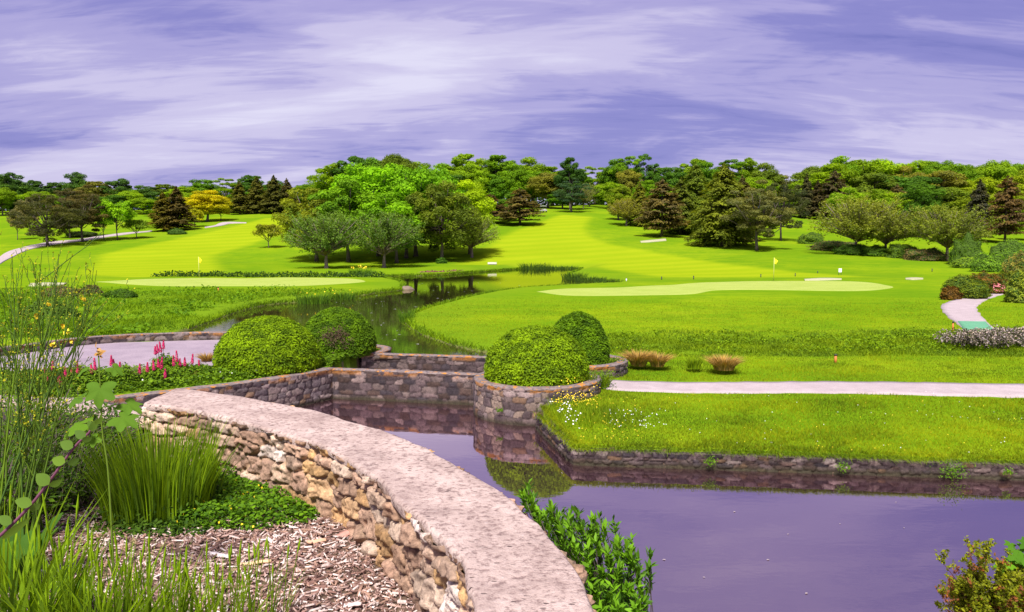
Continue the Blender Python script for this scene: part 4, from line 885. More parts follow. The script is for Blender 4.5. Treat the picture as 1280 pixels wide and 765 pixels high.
# ragged grass along the pond edging
ed = interp_poly(np.array(lawn_edge), 9000); x = ed[:, 0]+rng.normal(size=9000)*.06; y = ed[:, 1]+.02+np.abs(rng.normal(size=9000))*.2
grass('edge_grass', x, y, rng.uniform(.05, .15, len(x)), .014, rng.uniform(.3, 1.6, len(x)), M['lawnblade'], 'longer grass hanging over the pond edging wall')
ed = interp_poly(np.array(lawn_edge), 14000); ex = ed[:, 0]+rng.normal(size=14000)*.05; ey = ed[:, 1]-.03+rng.random(14000)*.12; a_ = rng.normal(size=14000)*.5
k_ = rng.random(14000) < .25+.75*(fbm(ex*1.3, ey*0, 2, 3)*.5+.5)**1.2*1.5; ex, ey, a_ = ex[k_], ey[k_], a_[k_]
grass('edge_grass', ex, ey, rng.uniform(.06, .20, len(ex)), .014, rng.uniform(.8, 2.0, len(ex)), M['roughblade'], 'ragged grass drooping from the lawn edge over the pond wall', seg=3, dirv=np.column_stack((np.sin(a_), -np.cos(a_), -.45+0*a_)))
# rough strip before the right shore
def notpond(x, y): return sd_box(upper_pond, x, y, 8, -99) < -.05
x, y = scatter(60000, lambda y: y*.10, lambda y: y*.72, 24.6, 30, lambda x, y: notpond(x, y) & (rng.random(len(x)) < sstep(31, 26, y+2.2*fbm(x/2, y/2, 2))+.03) & (rng.random(len(x)) < .25+.75*sstep(24.4, 25.6, y+.6*fbm(x/1.5, y/1.5, 0, 2)))); n = len(x)
grass('rough_grass', x, y, rng.uniform(.04, .17, n)*(1.1+.9*fbm(x/1.0, y/.7, 7, 2)), .03, rng.uniform(.3, 1.3, n), M['roughblade'], 'tufted rough grass between the path and the right slope')
P = np.column_stack((x, y, H(x, y)))[::4]; P = P[fbm(P[:, 0]/1.4, P[:, 1]/1.0, 8, 2) > -.12]; P[:, 2] += rng.uniform(.02, .16, len(P))*(1.1+.8*fbm(P[:, 0]/1.0, P[:, 1]/.7, 7, 2)); P = P[P[:, 1] > 25.2]
tag(leafmass('rough_weeds', P, rng.normal(size=P.shape)*.6+np.array([0, 0, 1]), rng.uniform(.06, .13, len(P)), foll('weed_leaf', (.15, .28, .012), .6)), 'leafy weeds in the rough below the right slope', None, None, 'stuff')
# peninsula turf
x, y = scatter(110000, lambda y: y*-.16, lambda y: y*.80, 27, 50, lambda x, y: notpond(x, y) & (rng.random(len(x)) < sstep(50, 36, y)+.02)); n = len(x)
grass('slope_grass', x, y, .02+.0010*y*rng.uniform(.4, 1.1, n), .010+.0007*y, rng.uniform(.2, .8, n), M['lawnblade'], 'short grass on the slope right of the upper pond', seg=1)
# shoreline fringe of the upper pond
sh = interp_poly(np.array(upper_pond[:-12]), 26000)
sh = sh+rng.normal(size=sh.shape)*.12; dd = sdist(upper_pond, sh[:, 0], sh[:, 1]); sh = sh[(dd < .06)]; n = len(sh); lf = sstep(.0, -.1, sh[:, 0]/sh[:, 1])
o = grass('shore_grass', sh[:, 0], sh[:, 1], rng.uniform(.08, .28, n)*(1+.15*lf)*(1+.003*sh[:, 1]), .02+.0006*sh[:, 1], rng.uniform(.3, 1.2, n), M['bankblade'], 'grass fringe along the upper pond shore')
# left bank: tall rough
def lbc(x, y): return notpond(x, y) & (sd_box(terrace_poly, x, y, 2, -9) < -.4) & (x/y < -.13)
x, y = scatter(80000, lambda y: y*-.80, lambda y: y*-.13, 28, 60, lbc); m = (ZY(360, y) > 0) & (y < 58); x, y = x[m], y[m]; n = len(x)
hmul = (.62+.8*fbm(x/2.2, y/2.2, 3, 2))*(1-.6*sstep(48, 57, y))*(.35+.65*sstep(.2, 2.5, -sd_box(upper_pond, x, y, 8, -99)))
grass('bank_grass', x, y, rng.uniform(.18, .5, n)*hmul, .035, rng.uniform(.3, 1.1, n), M['bankblade'], 'tall rough grass on the left bank of the upper pond')
P = np.column_stack((x, y, H(x, y)))[::3]; k = (fbm(P[:, 0]/2.0, P[:, 1]/2.0, 9, 2) > .08) & (sd_box(upper_pond, P[:, 0], P[:, 1], 8, -99) < -.8); P = P[k]; P[:, 2] += rng.uniform(.03, .34, len(P))
tag(leafmass('bank_weeds', P, rng.normal(size=P.shape)*.6+np.array([0, 0, 1]), rng.uniform(.10, .24, len(P)), foll('bank_weed_leaf', (.11, .24, .012))), 'leafy weeds among the left bank grass', None, None, 'stuff')
# lower bank below the near wall (seen only from the side)
x, y = scatter(9000, lambda y: 0*y+.6, lambda y: 0*y+9, 2, 9, lambda x, y: (sd_box(near_pond, x, y, 12, -99) < -.1) & (sd_box(bed, x, y, 1, -99) < -.3)); n = len(x)
grass('pond_bank_grass', x, y, rng.uniform(.1, .3, n), .015, rng.uniform(.3, 1, n), M['bankblade'], 'grass on the pond bank below the rubble wall')

# tufts: reeds and ornamental grasses, each a thing
def tuft(name, x, y, z, n, h, spread, w, lean, mat, label, cat, group=None, flower=None, seg=3):
    e = empty(name, (x, y, z), label, cat, group); a = rng.uniform(0, 6.28, n); r = spread*np.sqrt(rng.random(n)); P = np.column_stack((np.cos(a)*r, np.sin(a)*r, np.full(n, -.02)))
    dv = np.column_stack((np.cos(a), np.sin(a), 0*a)); hh = h*rng.uniform(.55, 1.05, n); V, Fc, m = blades(P, hh, w, lean*rng.uniform(.3, 1.3, n), seg=seg, dirv=dv)
    mk('foliage', V, Fc, mat, e, tint=np.repeat(rng.random(n), m))
    if flower:
        nf, mt, fs = flower; q = rng.random(nf)*6.28; rr = spread*rng.random(nf); Pf = np.column_stack((np.cos(q)*rr, np.sin(q)*rr, h*rng.uniform(.75, 1.05, nf))); speckle('blossom', Pf, fs, mt, e)
    return e
M['reed'] = foll('reed_blade', (.08, .18, .02)); M['tan'] = foll('tan_blade', (.40, .27, .09), .4, .2, (1.2, 1.05, .8)); M['rust'] = foll('rust_blade', (.30, .14, .05), .4, .2, (1.2, 1.05, .8)); M['reeddk'] = foll('dark_reed', (.05, .11, .02))
def on(px, py, z=UPZ): g = G(px, py, z); return g[0], g[1]
for (px, py, hh, sp_, n, mt, lab, fl, zz) in [
    (508, 402, .8, .35, 120, 'reed', 'green reed tuft with one red stem at the peninsula tip', None, UPZ), (392, 379, .8, 1.0, 420, 'reed', 'broad reed clump with yellow irises at the left bank, left one', (8, M['yellow'], .10), UPZ),
    (428, 374, .65, .8, 300, 'reed', 'reed clump with yellow irises at the left bank, right one', (10, M['yellow'], .10), UPZ), (452, 345, 1.2, 1.3, 260, 'reed', 'yellow iris clump on the far shore before the cherries', (26, M['yellow'], .2), UPZ),
    (668, 336.5, 1.3, 2.2, 260, 'reeddk', 'dark reed clump on the far shore, taller one', None, UPZ), (700, 336.3, .8, 2.6, 220, 'reeddk', 'low dark reeds right of the taller far-shore reed clump', None, UPZ),
    (718, 349, 1.0, 1.3, 240, 'reeddk', 'dark reed clump in the small inlet, left one', None, UPZ), (738, 351.5, .7, 1.5, 240, 'reeddk', 'dark reed clump in the small inlet, middle one', None, UPZ), (760, 354, .6, 1.4, 200, 'reeddk', 'dark reed clump in the small inlet, right one', None, UPZ),
    (798, 456, .55, .22, 420, 'tan', 'tan tussock grass clump, leftmost on the strip by the path', None, .75), (822, 457, .5, .18, 300, 'tan', 'tan tussock grass clump leaning right beside the leftmost one', None, .75), (905, 461, .5, .28, 420, 'tan', 'wide tan tussock grass clump farther right on the strip', None, .75), (868, 459, .38, .2, 200, 'roughblade', 'greenish tussock between the tan grass clumps', None, .75),
    (258, 452, .35, .12, 160, 'tan', 'small rusty dried grass stump at the left of the big clipped bush', None, TERR)]:
    gx, gy = on(px, py, zz); tuft('grass_tuft', gx, gy, max(zz-.05, 0) if zz == UPZ else zz, n if mt != 'tan' else n*2, hh, sp_, .016+.0006*gy, .5 if mt != 'tan' else 1.0, M[mt], lab, 'grass tuft', None, fl)

# ================================================================= FOREGROUND BED
BZ = 2.64
def hb(x, y): return float(H(x, y)[0])
wall("grey-purple stone wall stub at the far left end of the rubble wall", [(-3.0, 6.28), (-3.5, 6.62), (-4.3, 7.05), (-5.6, 7.25)], .42, 1.6, 2.93, .34, .22, .04, .02, PAL_GREY, (.16, .11, .10), 31, lichen=.1, cap=M['coping'])
# bark mulch
def chips(n, x0, x1, y0, y1):
    rg = np.random.default_rng(8); x = rg.uniform(x0, x1, n); y = rg.uniform(y0, y1, n); m = sdist(bed, x, y) > .24; x, y = x[m], y[m]; n = len(x)
    L = rg.uniform(.012, .05, n)*(1+1.2*(rg.random(n) < .08)); W = L*rg.uniform(.10, .28, n); Tk = rg.uniform(.0015, .004, n)
    a = rg.uniform(0, 6.28, n); p = rg.normal(size=n)*.28; c = np.column_stack((x, y, H(x, y)+rg.uniform(.003, .022, n)))
    t = np.column_stack((np.cos(a)*np.cos(p), np.sin(a)*np.cos(p), np.sin(p))); up = unit(np.column_stack((rg.normal(size=(n, 2))*.35, np.ones(n)))); b = unit(np.cross(up, t)); up = np.cross(t, b)
    V = []
    for sx, sy, sz in [(-1, -1, -1), (1, -.5, -1), (1, .6, -1), (-1, 1, -1), (-1, -.9, 1), (1, -.5, 1), (1, .5, 1), (-1, .9, 1)]:
        V.append(c+t*(sx*L/2)[:, None]+b*(sy*W/2)[:, None]+up*(sz*Tk)[:, None])
    V = np.stack(V, 1).reshape(-1, 3); base = (np.arange(n)*8)[:, None, None]; q = np.array([(4, 5, 6, 7), (0, 1, 5, 4), (1, 2, 6, 5), (2, 3, 7, 6), (3, 0, 4, 7)])
    Fq = (base+q[None]).reshape(-1, 4); pal = np.array([(.44, .29, .24), (.58, .44, .39), (.28, .165, .135), (.16, .09, .075), (.36, .215, .155), (.68, .56, .51), (.22, .12, .095)])
    col = np.repeat(pal[rg.integers(0, 7, n)]*rg.uniform(.8, 1.15, n)[:, None], 8, 0)
    o = mk('bark_mulch', V, Fq, M['chip'], col=col); tag(o, 'pinkish brown bark mulch covering the planting bed', None, None, 'stuff')
def chip_mat():
    m, nt, out = newmat('wood_chip'); N, L, put, math_, mix, noise, ramp, attr, bump, bsdf = nodes(nt)
    n = noise(60, 3, .6); c = mix(1.0, attr('Col').outputs['Color'], ramp(n, [(.3, (.7, .7, .7)), (.7, (1.2, 1.2, 1.2))]), 'MULTIPLY'); p = bsdf(c, .85, bump(n, .4, .003), .2); L(p.outputs[0], out.inputs[0]); return m
M['chip'] = chip_mat()
chips(42000, -3.2, .2, 2.5, 6.6)
chips(1, 0, 1, 0, 1) if False else None
def slab_piece(name, px, py, L, W, T, rz, colr, label, cat, seed):
    x, y = G(px, py, BZ+.03); rg = np.random.default_rng(seed); n = 11; t = np.linspace(-1, 1, n); w = W*np.sqrt(np.clip(1-t*t*.9, .05, 1))*(1+.2*rg.normal(size=n)); V = []
    for k in range(n):
        for sgn, z in ((-1, 0), (0, T*.8), (1, 0)): V.append((t[k]*L, sgn*w[k], z+T*.5+.25*T*math.sin(t[k]*3)))
    i = np.arange(n*3).reshape(n, 3); Fq = np.stack((i[:-1, :-1], i[:-1, 1:], i[1:, 1:], i[1:, :-1]), -1).reshape(-1, 4)
    Vb = [(v[0], v[1]*.9, v[2]-T*.6) for v in V]; Fb = [tuple(f[::-1]+n*3) for f in Fq]; 
    edge = list(i[:, 0])+list(i[-1, 1:])+list(i[::-1, 2][1:])+list(i[0, ::-1][1:-1]); Fe = [(edge[k], edge[(k+1) % len(edge)], edge[(k+1) % len(edge)]+n*3, edge[k]+n*3) for k in range(len(edge))]
    o = mk(name, V+Vb, [tuple(f) for f in Fq]+Fb+Fe, plain_mat(name+'_surface', colr, .8, .2, 30, .25, .4), None, True); o.location = (x, y, hb(x, y)+.015); o.rotation_euler = (rg.normal()*.15, rg.normal()*.15, rz); tag(o, label, cat)
slab_piece('fallen_leaf', 430, 668, .055, .035, .012, .7, (.50, .25, .20), 'curled reddish brown fallen leaf on the mulch near the rubble wall', 'leaf', 1)
slab_piece('bark_piece', 396, 677, .055, .022, .014, .1, (.60, .34, .22), 'orange bark piece on the mulch left of the curled leaf', 'bark piece', 2)
slab_piece('bark_piece', 318, 705, .09, .014, .012, .15, (.62, .42, .24), 'long tan wood splinter lying on the mulch', 'wood piece', 3)
slab_piece('bark_piece', 275, 693, .07, .02, .010, -.35, (.72, .62, .58), 'pale whitish wood piece left of the tan splinter', 'wood piece', 4)
slab_piece('bark_piece', 440, 755, .05, .02, .012, -.2, (.62, .50, .46), 'pale wood piece near the wall foot at the bottom', 'wood piece', 5)

# central clump of blades and the foreground clumps
M['iris'] = foll('iris_blade', (.17, .31, .02), .6, .4, (1.35, 1.15, .5)); M['irisdk'] = foll('dark_blade', (.055, .12, .02), .4, .3)
def iris(px, Y, n, h, spread, w, lean, label, mat='iris', spikes=0, leafn=0, z=None):
    x = (px-640)/F*Y; e = tuft('blade_clump', x, Y, hb(x, Y), n, h, spread, w, lean, M[mat], label, 'plant', 'leafy blade clumps in the planting bed', None, 4)
    if spikes:      # seed spikes: thin stalks with bud-like tips
        mb = MB()
        for k in range(spikes):
            a = rng.random()*6.28; r = spread*math.sqrt(rng.random()); hh = h*rng.uniform(.75, 1.12); dx, dy = rng.normal(size=2)*.05; p0 = np.array([math.cos(a)*r, math.sin(a)*r, 0]); p1 = p0+np.array([dx, dy, hh])
            mb.tube([p0, (p0+p1)/2, p0+(p1-p0)*.84], [.0025, .002, .002], 4, .6, False); mb.tube([p0+(p1-p0)*.84, p0+(p1-p0)*.92, p1], [.0025, .0055, .001], 5, .9)
        mb.build('seed_spikes' if False else 'seed_head', M['iris'], e)
    if leafn:
        q = rng.normal(size=(leafn, 3))*np.array([spread*.8, spread*.8, .0])+np.array([0, 0, 1])*rng.uniform(0, .16, (leafn, 1)); leafmass('low_leaves', q, rng.normal(size=q.shape)+np.array([0, 0, .6]), rng.uniform(.02, .05, leafn), M['irisdk'], e, .35)
    return e
iris(186, 4.85, 1100, .66, .33, .012, .30, 'upright fresh green blade clump in the middle of the bed', leafn=1400)
iris(232, 5.0, 160, .48, .16, .013, .4, 'smaller blade clump leaning right beside the big middle clump')
for k, (px, Y, n, h, sp_, w, lab) in enumerate([(-25, 2.9, 90, .80, .14, .022, 'tallest broad blade clump cut off by the left photo edge'), (30, 3.0, 100, .66, .14, .017, 'blade clump in the bottom left corner, beside the tallest one'), (80, 2.85, 100, .60, .14, .016, 'blade clump below the purple twig'),
        (128, 2.95, 100, .56, .13, .015, 'blade clump at the bottom between the twig clump and the middle clump'), (172, 3.05, 90, .50, .13, .013, 'blade clump below the big middle clump'), (214, 3.0, 70, .44, .12, .012, 'thin blade clump at the bottom, second from the right'),
        (262, 3.1, 70, .44, .13, .010, 'sparse thin blade clump at the bottom right of the bed foreground'), (312, 3.2, 26, .42, .10, .008, 'last few lone blades standing over the mulch')]):
    iris(px, Y, n, h, sp_, w, .42, lab, spikes=14 if k else 6)
for px, py, n, h, lab in [(95, 600, 60, .14, 'short yellowish grass tuft on the mulch'), (120, 590, 50, .16, 'short yellow-green tuft behind the mulch patch'), (70, 612, 50, .12, 'short pale grass tuft beside the purple twig')]:
    x, y = G(px, py, BZ); tuft('grass_tuft', x, y, hb(x, y), n, h, .06, .008, .9, M['lawnblade'], lab, 'grass tuft')
# low clover with yellow flowers
def cover(name, pxy, n, ls, hmax, mat, label, fl=None, zb=BZ):
    poly = [G(a, b, zb) for a, b in pxy]; P_ = np.array(poly); x = rng.uniform(P_[:, 0].min(), P_[:, 0].max(), n*3); y = rng.uniform(P_[:, 1].min(), P_[:, 1].max(), n*3); d = sdist(poly, x, y); m = d > -.05*rng.random(n*3); x, y, d = x[m][:n], y[m][:n], d[m][:n]
    k = .45+.55*(fbm(x*6, y*6, 1, 2)*.5+.5); z = H(x, y)+.012+hmax*k*rng.uniform(.1, 1, len(x))*sstep(-.08, .12, d); P = np.column_stack((x, y, z))
    e = empty(name, (0, 0, 0), label, 'ground cover plant'); leafmass('foliage', P, rng.normal(size=P.shape)*.45+np.array([0, 0, 1]), ls*rng.uniform(.6, 1.3, len(P)), mat, e, .75)
    if fl: q = P[rng.integers(0, len(P), fl[0])]+np.array([0, 0, .02]); speckle('blossom', q, fl[1], fl[2], e)
M['clover'] = foll('clover_leaf', (.10, .23, .018), .5, .35)
cover('clover_patch', [(215, 665), (205, 610), (262, 598), (330, 610), (392, 628), (398, 650), (330, 662), (260, 664)], 7500, .030, .13, M['clover'], 'low clover patch with tiny yellow flowers between blade clump and wall', (90, .018, M['yellow']))
cover('weed_patch', [(230, 600), (255, 560), (300, 570), (330, 600), (290, 612)], 2200, .034, .16, M['clover'], 'leafy green weeds at the foot of the rubble wall')
cover('weed_patch', [(120, 668), (150, 640), (250, 650), (260, 668), (200, 674)], 1800, .028, .08, M['irisdk'], 'dark small-leaved weeds around the base of the middle clump')

def leafshrub(name, px, Y, ytop, rx, n, ls, colr, label, seed, asp=.4):
    x = (px-640)/F*Y; z0 = hb(x, Y); h = ZY(ytop, Y)-z0; rg = np.random.default_rng(seed); e = empty(name, (x, Y, z0), label, 'shrub'); mt = foliage_mat(name+'_leaf', colr, .5, .35); mb = MB(); P, Al = [], []
    for i in range(n):
        a = rg.random()*6.28; r = rx*math.sqrt(rg.random()); tip = np.array([math.cos(a)*r, math.sin(a)*r*.7, h*rg.uniform(.45, 1.02)*(1-.4*(r/rx)**2)]); b = np.array([tip[0]*.3, tip[1]*.3, 0]); t = np.linspace(0, 1, 6)[:, None]; pts = b+(tip-b)*t+np.array([0, 0, .12*h])*np.sin(t*np.pi)
        mb.tube(pts, np.linspace(.004, .0015, 6), 3, cap=False); q = interp_poly(pts, 26)[5:]; P.append(q+rg.normal(size=q.shape)*ls*.5); Al.append(np.tile(unit(tip-b), (len(q), 1))+rg.normal(size=q.shape)*.7)
    mb.build('stem_tangle', M['bark'], e); P = np.concatenate(P); leafmass('foliage', P, rg.normal(size=P.shape)*.6+np.array([0, -.3, .9]), ls*rg.uniform(.6, 1.3, len(P)), mt, e, asp, along=np.concatenate(Al), rg=rg); return e
leafshrub('shrub', 20, 5.3, 470, .62, 190, .042, (.09, .18, .02), 'small-leaved green shrub at the left edge below the broom', 1); leafshrub('shrub', 92, 5.6, 486, .52, 170, .045, (.065, .15, .02), 'darker green small-leaved shrub left of the wall stub', 2)
leafshrub('shrub', 60, 4.9, 520, .50, 150, .038, (.08, .165, .02), 'low green shrub in front of the darker one at left', 3); leafshrub('shrub', -30, 4.4, 520, .5, 120, .05, (.08, .17, .02), 'green shrub cut off by the left photo edge', 4)
leafshrub('shrub', 140, 6.2, 500, .40, 90, .045, (.07, .15, .02), 'small green shrub before the grey-purple wall stub', 5)
# broom with long whippy stems
def broom():
    rg = np.random.default_rng(3); Y0 = 4.2; x0 = (-5-640)/F*Y0; z0 = hb(x0, Y0); e = empty('broom_shrub', (x0, Y0, z0), 'tall broom shrub with whippy green stems and yellow buds at the left edge', 'shrub'); mb = MB(); B = []
    def stem(p0, p1, sag, r0, lev):
        t = np.linspace(0, 1, 9)[:, None]; pts = p0+(p1-p0)*t+np.array([0, 0, 1])*np.sin(t*np.pi)*sag; pts = pts+rg.normal(size=(9, 3))*.006*t; mb.tube(pts, np.linspace(r0, .0014, 9), 4, rg.random(), False)
        L = np.linalg.norm(p1-p0)
        if lev:
            for k in range(8 if lev == 2 else 3):
                s = rg.uniform(.35, .92); q = interp_poly(pts, 40)[int(s*39)]; d = unit(p1-p0+rg.normal(size=3)*.38*L+np.array([0, 0, .25*L])); stem(q, q+d*L*rg.uniform(.14, .30), -.01, r0*.4, lev-1)
        for s in rg.uniform(.6, 1, 2): B.append(interp_poly(pts, 30)[int(s*29)])
        B.append(pts[-1])
    tips = [(-30, 330), (15, 318), (35, 355), (52, 312), (62, 335), (72, 350), (88, 318), (100, 345), (78, 380), (122, 352), (60, 400), (98, 372), (20, 380), (112, 420), (130, 378), (70, 440), (40, 420), (10, 410), (92, 455), (-20, 400), (30, 330), (86, 470), (5, 360), (25, 450), (120, 398)]
    for px, py in tips:
        Y = Y0+rg.normal()*.18; tip = np.array(XY(px, py, Y))-np.array([x0, Y0, z0]); b = np.array([rg.normal()*.10, rg.normal()*.10, 0]); stem(b, tip, .10+.05*rg.random(), .0075, 2)
    mb.build('stem_tangle', foliage_mat('broom_stem', (.10, .19, .03), .4, .0), e, True); B = np.array(B); speckle('bud', B, rg.uniform(.006, .014, len(B)), foliage_mat('bud_leaf', (.40, .42, .03), .3, .2), e)
    fl = np.array([XY(82, 415, 4.1), XY(90, 425, 4.1), XY(79, 408, 4.15), XY(66, 432, 4.2), XY(105, 372, 4.1), XY(60, 380, 4.2), XY(45, 395, 4.2)])-np.array([x0, Y0, z0]); fl = np.repeat(fl, 4, 0)+rg.normal(size=(28, 3))*.006; leafmass('blossom', fl, rg.normal(size=fl.shape)+np.array([0, -1, 0]), .026, M['yellow'], e, .8)
broom()
# palmate sapling
def palmate(c, size, nrm, ang, t=.6):
    """five-lobed leaf outline as a fan"""
    nrm = unit(np.array(nrm, float)); ref = np.array([math.cos(ang), math.sin(ang)*.3, -.9]); u = unit(ref-np.dot(ref, nrm)*nrm); v = np.cross(nrm, u); out = [np.array(c)]; n = 61
    for k in range(n):
        a = -R_(160)+R_(320)*k/(n-1); lob = max(math.exp(-((a-b)/w_)**2)*l for b, w_, l in ((0, .34, 1.0), (R_(52), .32, .88), (-R_(52), .32, .88), (R_(112), .36, .62), (-R_(112), .36, .62))); r = size*(.56+.44*lob)*(.5+.5*min(1, (R_(165)-abs(a))/.5))*(1+.03*math.sin(a*31))
        out.append(np.array(c)+u*(math.cos(a)*r)+v*(math.sin(a)*r)+nrm*(-.22*r*r/size*(1+.4*math.cos(a*5))))
    return np.array(out), [(0, k+1, k+2) for k in range(n-1)]
def sapling():
    Y0 = 3.5; bx, by, bz = XY(134, 640, Y0); z0 = hb(bx, by); e = empty('sapling', (bx, by, z0), 'young palmate-leaved sapling with bronze tip rising before the terrace', 'sapling'); o = np.array([bx, by, z0]); lm = foliage_mat('palmate_leaf', (.095, .21, .028), .35, .4)
    W = lambda px, py, dy=0: np.array(XY(px, py, Y0+dy))-o; mb = MB(); top = W(123, 441); st = [np.array([.02, 0, -.02]), W(136, 600), W(128, 540), W(126, 495), W(124, 460), top]
    mb.tube(smooth_curve(st, 24), np.linspace(.006, .003, 24), 6)
    L = [((125, 486), .088, (.05, -.9, .5), 1.57), ((106, 460), .055, (-.6, -.4, .9), 2.4), ((143, 460), .050, (.6, -.4, .9), .6), ((160, 505), .075, (.3, -.35, .9), .2), ((98, 498), .062, (-.3, -.4, .9), 2.6), ((152, 522), .085, (.2, -.5, .9), .3), ((102, 530), .08, (-.2, -.4, 1), 2.7), ((118, 548), .05, (0, -.6, .8), 1.9)]
    lb = MB()
    for (p, s, nr, an) in L:
        c = W(*p, dy=rng.normal()*.04); V, Fc = palmate(c, s, nr, an); lb = MB(); lb.add(V, Fc, rng.uniform(.4, .9)); lb.build('leaf', lm, e, True); k = np.array([x for x in smooth_curve(st, 24)]); j = int(np.argmin(np.linalg.norm(k-c-np.array([0, 0, -.03]), axis=1))); mb.tube([k[j], (k[j]+c)/2+np.array([0, 0, .015]), c], [.0025, .002, .0018], 4)
    mb.build('stem', foliage_mat('green_stem', (.12, .20, .03), .3, 0), e, True)
    tb = np.array([top+rng.normal(size=3)*.012 for _ in range(12)]); leafmass('bronze_tip', tb, rng.normal(size=tb.shape)+np.array([0, -.5, .4]), .035, plain_mat('bronze_leaf', (.42, .22, .05), .6), e, .5)
sapling()
# purple twig with round leaves, close to the camera
def twig():
    Y0 = 1.5; e = empty('twig_shoot', (*G(-130, 1020, BZ)[:1], Y0, BZ), 'purple stemmed shoot with round grey-green leaves reaching in at lower left', 'shoot'); o = np.array(e.location); W = lambda px, py, dy=0: np.array(XY(px, py, Y0+dy))-o
    st = smooth_curve([np.array([0, 0, 0.]), W(-120, 800), W(-40, 705), W(0, 670), W(38, 632), W(66, 596), W(92, 560), W(112, 540), W(121, 526)], 60); mb = MB(); mb.tube(st, np.linspace(.009, .0022, 60), 8)
    mb.build('stem', plain_mat('purple_stem', (.16, .05, .09), .6, .4, 40, .3), e, True); tl = foliage_mat('round_leaf', (.12, .23, .045), .35, .4)
    def leaf(px, py, L, Wd, ang, tilt=.0, t=.6):
        c = W(px, py, rng.uniform(-.03, .0)); u = np.array([math.cos(ang), .25*math.sin(tilt), math.sin(ang)]); v = unit(np.array([-math.sin(ang), -.5, math.cos(ang)])); nn = np.cross(u, v); V = [c-u*L/2]
        for k in range(1, 8):
            f = k/8; w = Wd/2*math.sin(math.pi*f**.8)**.8
            for q in (-1, 0, 1): V.append(c+u*L*(f-.5)+v*w*q+nn*(.12*w*abs(q)-.05*L*f*f))
        V.append(c+u*L/2-nn*.05*L); Fc = [(0, 2, 1), (0, 3, 2)]
        for k in range(6):
            a = 1+3*k
            for q in (0, 1): Fc.append((a+q, a+q+1, a+q+4, a+q+3))
        a = 19; Fc += [(a, a+1, 22), (a+1, a+2, 22)]; q_ = MB(); q_.add(np.array(V), Fc, t); q_.build('leaf', tl, e, True)
    for a in [(100, 543, .026, .017, 2.5), (109, 549, .020, .014, .3), (83, 556, .028, .021, 2.7), (92, 577, .026, .014, .5), (73, 576, .028, .021, 2.9), (53, 599, .033, .025, 2.4), (70, 604, .028, .015, .5), (29, 628, .036, .022, 2.9), (44, 634, .026, .015, .6), (20, 661, .075, .016, .62), (117, 532, .026, .014, 1.1), (124, 526, .022, .011, .7), (113, 531, .020, .011, 2.0), (6, 650, .03, .02, 2.6)]: leaf(*a, t=rng.uniform(.3, .9))
twig()
# broad dock leaves at the left edge
M['dock'] = foliage_mat('dock_leaf', (.065, .16, .02), .4, .3)
def dock(px, Y, label, n=14, s=.26, seed=1):
    rg = np.random.default_rng(seed); x = (px-640)/F*Y; z = hb(x, Y); e = empty('dock_plant', (x, Y, z), label, 'plant'); lb = MB()
    for i in range(n):
        a = rg.random()*6.28; d = np.array([math.cos(a), math.sin(a), 0]); v = np.array([-math.sin(a), math.cos(a), 0]); L = s*rg.uniform(.8, 1.5); V = []
        for k in range(9):
            f = k/8; w = L*.15*math.sin(math.pi*min(1, f*.96+.02))**.8; c = d*L*(.15+f*.55)+np.array([0, 0, L*(1.5*f-.55*f*f)])
            for q in (-1, 0, 1): V.append(c+v*w*q+np.array([0, 0, .25*w*abs(q)])+.004*rg.normal(size=3))
        lb.add(V, [(3*k+q, 3*k+q+1, 3*k+q+4, 3*k+q+3) for k in range(8) for q in (0, 1)], rg.random()); lb.build('leaf', M['dock'], e, True); lb = MB()
dock(-5, 3.7, 'broad-leaved dark green plant at the left photo edge', 16, .24, 1); dock(55, 3.45, 'broad-leaved plant in front of the dark one, near the twig', 12, .17, 2)

# shrub growing over the outer side of the rubble wall
def wall_shrub():
    rg = np.random.default_rng(12); b0 = np.array([.62, 3.75, 1.9]); e = empty('laurel_shrub', tuple(b0), 'glossy green leaf rosettes rising behind the rubble wall over the water', 'shrub'); mb = MB(); P, Nn, Al, T, S = [], [], [], [], []
    edge = np.array(nwR_s)
    tips = [(655, 621), (664, 629), (672, 640), (690, 636), (699, 648), (712, 652), (742, 652), (728, 664), (757, 662), (745, 680), (772, 680), (760, 695), (735, 690), (788, 695), (775, 712), (752, 715), (800, 738), (785, 735), (765, 738), (742, 735), (795, 760), (772, 762), (752, 762), (704, 670), (718, 684), (683, 648), (734, 712), (740, 665), (783, 688)]
    ts = []
    for px, py in tips:
        Y = 3.18+(740-py)/120*.72+rg.uniform(0, .12); ts.append((np.array(XY(px, py, Y)), 1))
    for k in range(230):
        c, _ = ts[rg.integers(0, len(tips))]; ts.append((c+np.array([rg.normal()*.06+.02, rg.uniform(.0, .3), -rg.uniform(.02, .45)]), 0))
    for c, top in ts:
        d = unit(c-b0+rg.normal(size=3)*.25+np.array([0, 0, .5])); t = np.linspace(0, 1, 6)[:, None]; pts = (b0+rg.normal(size=3)*.1)*(1-t)+c*t+np.array([.05, .05, -.06])*np.sin(t*np.pi)
        mb.tube(pts-b0, np.linspace(.005, .002, 6), 4, cap=False); n = 26 if top else 15
        for i in range(n):
            s = rg.uniform(-.09, .012); a = rg.random()*6.28; sp_ = .35+.9*rg.random(); q = unit(np.cross(d, rg.normal(size=3))); al = unit(d*1.0+q*sp_); L = rg.uniform(.04, .068)
            P.append(c+d*s+al*L*.45-b0); Al.append(al); Nn.append(np.cross(al, np.cross(d, al))+rg.normal(size=3)*.2); S.append(L); T.append(rg.uniform(.4, 1) if top else rg.uniform(0, .6))
    mb.build('stem_tangle', M['bark'], e); leafmass('foliage', np.array(P), np.array(Nn), np.array(S), foliage_mat('laurel_leaf', (.10, .24, .02), .6, .3, (1.5, 1.3, .7), .35), e, .30, along=np.array(Al), T=np.array(T))
wall_shrub()
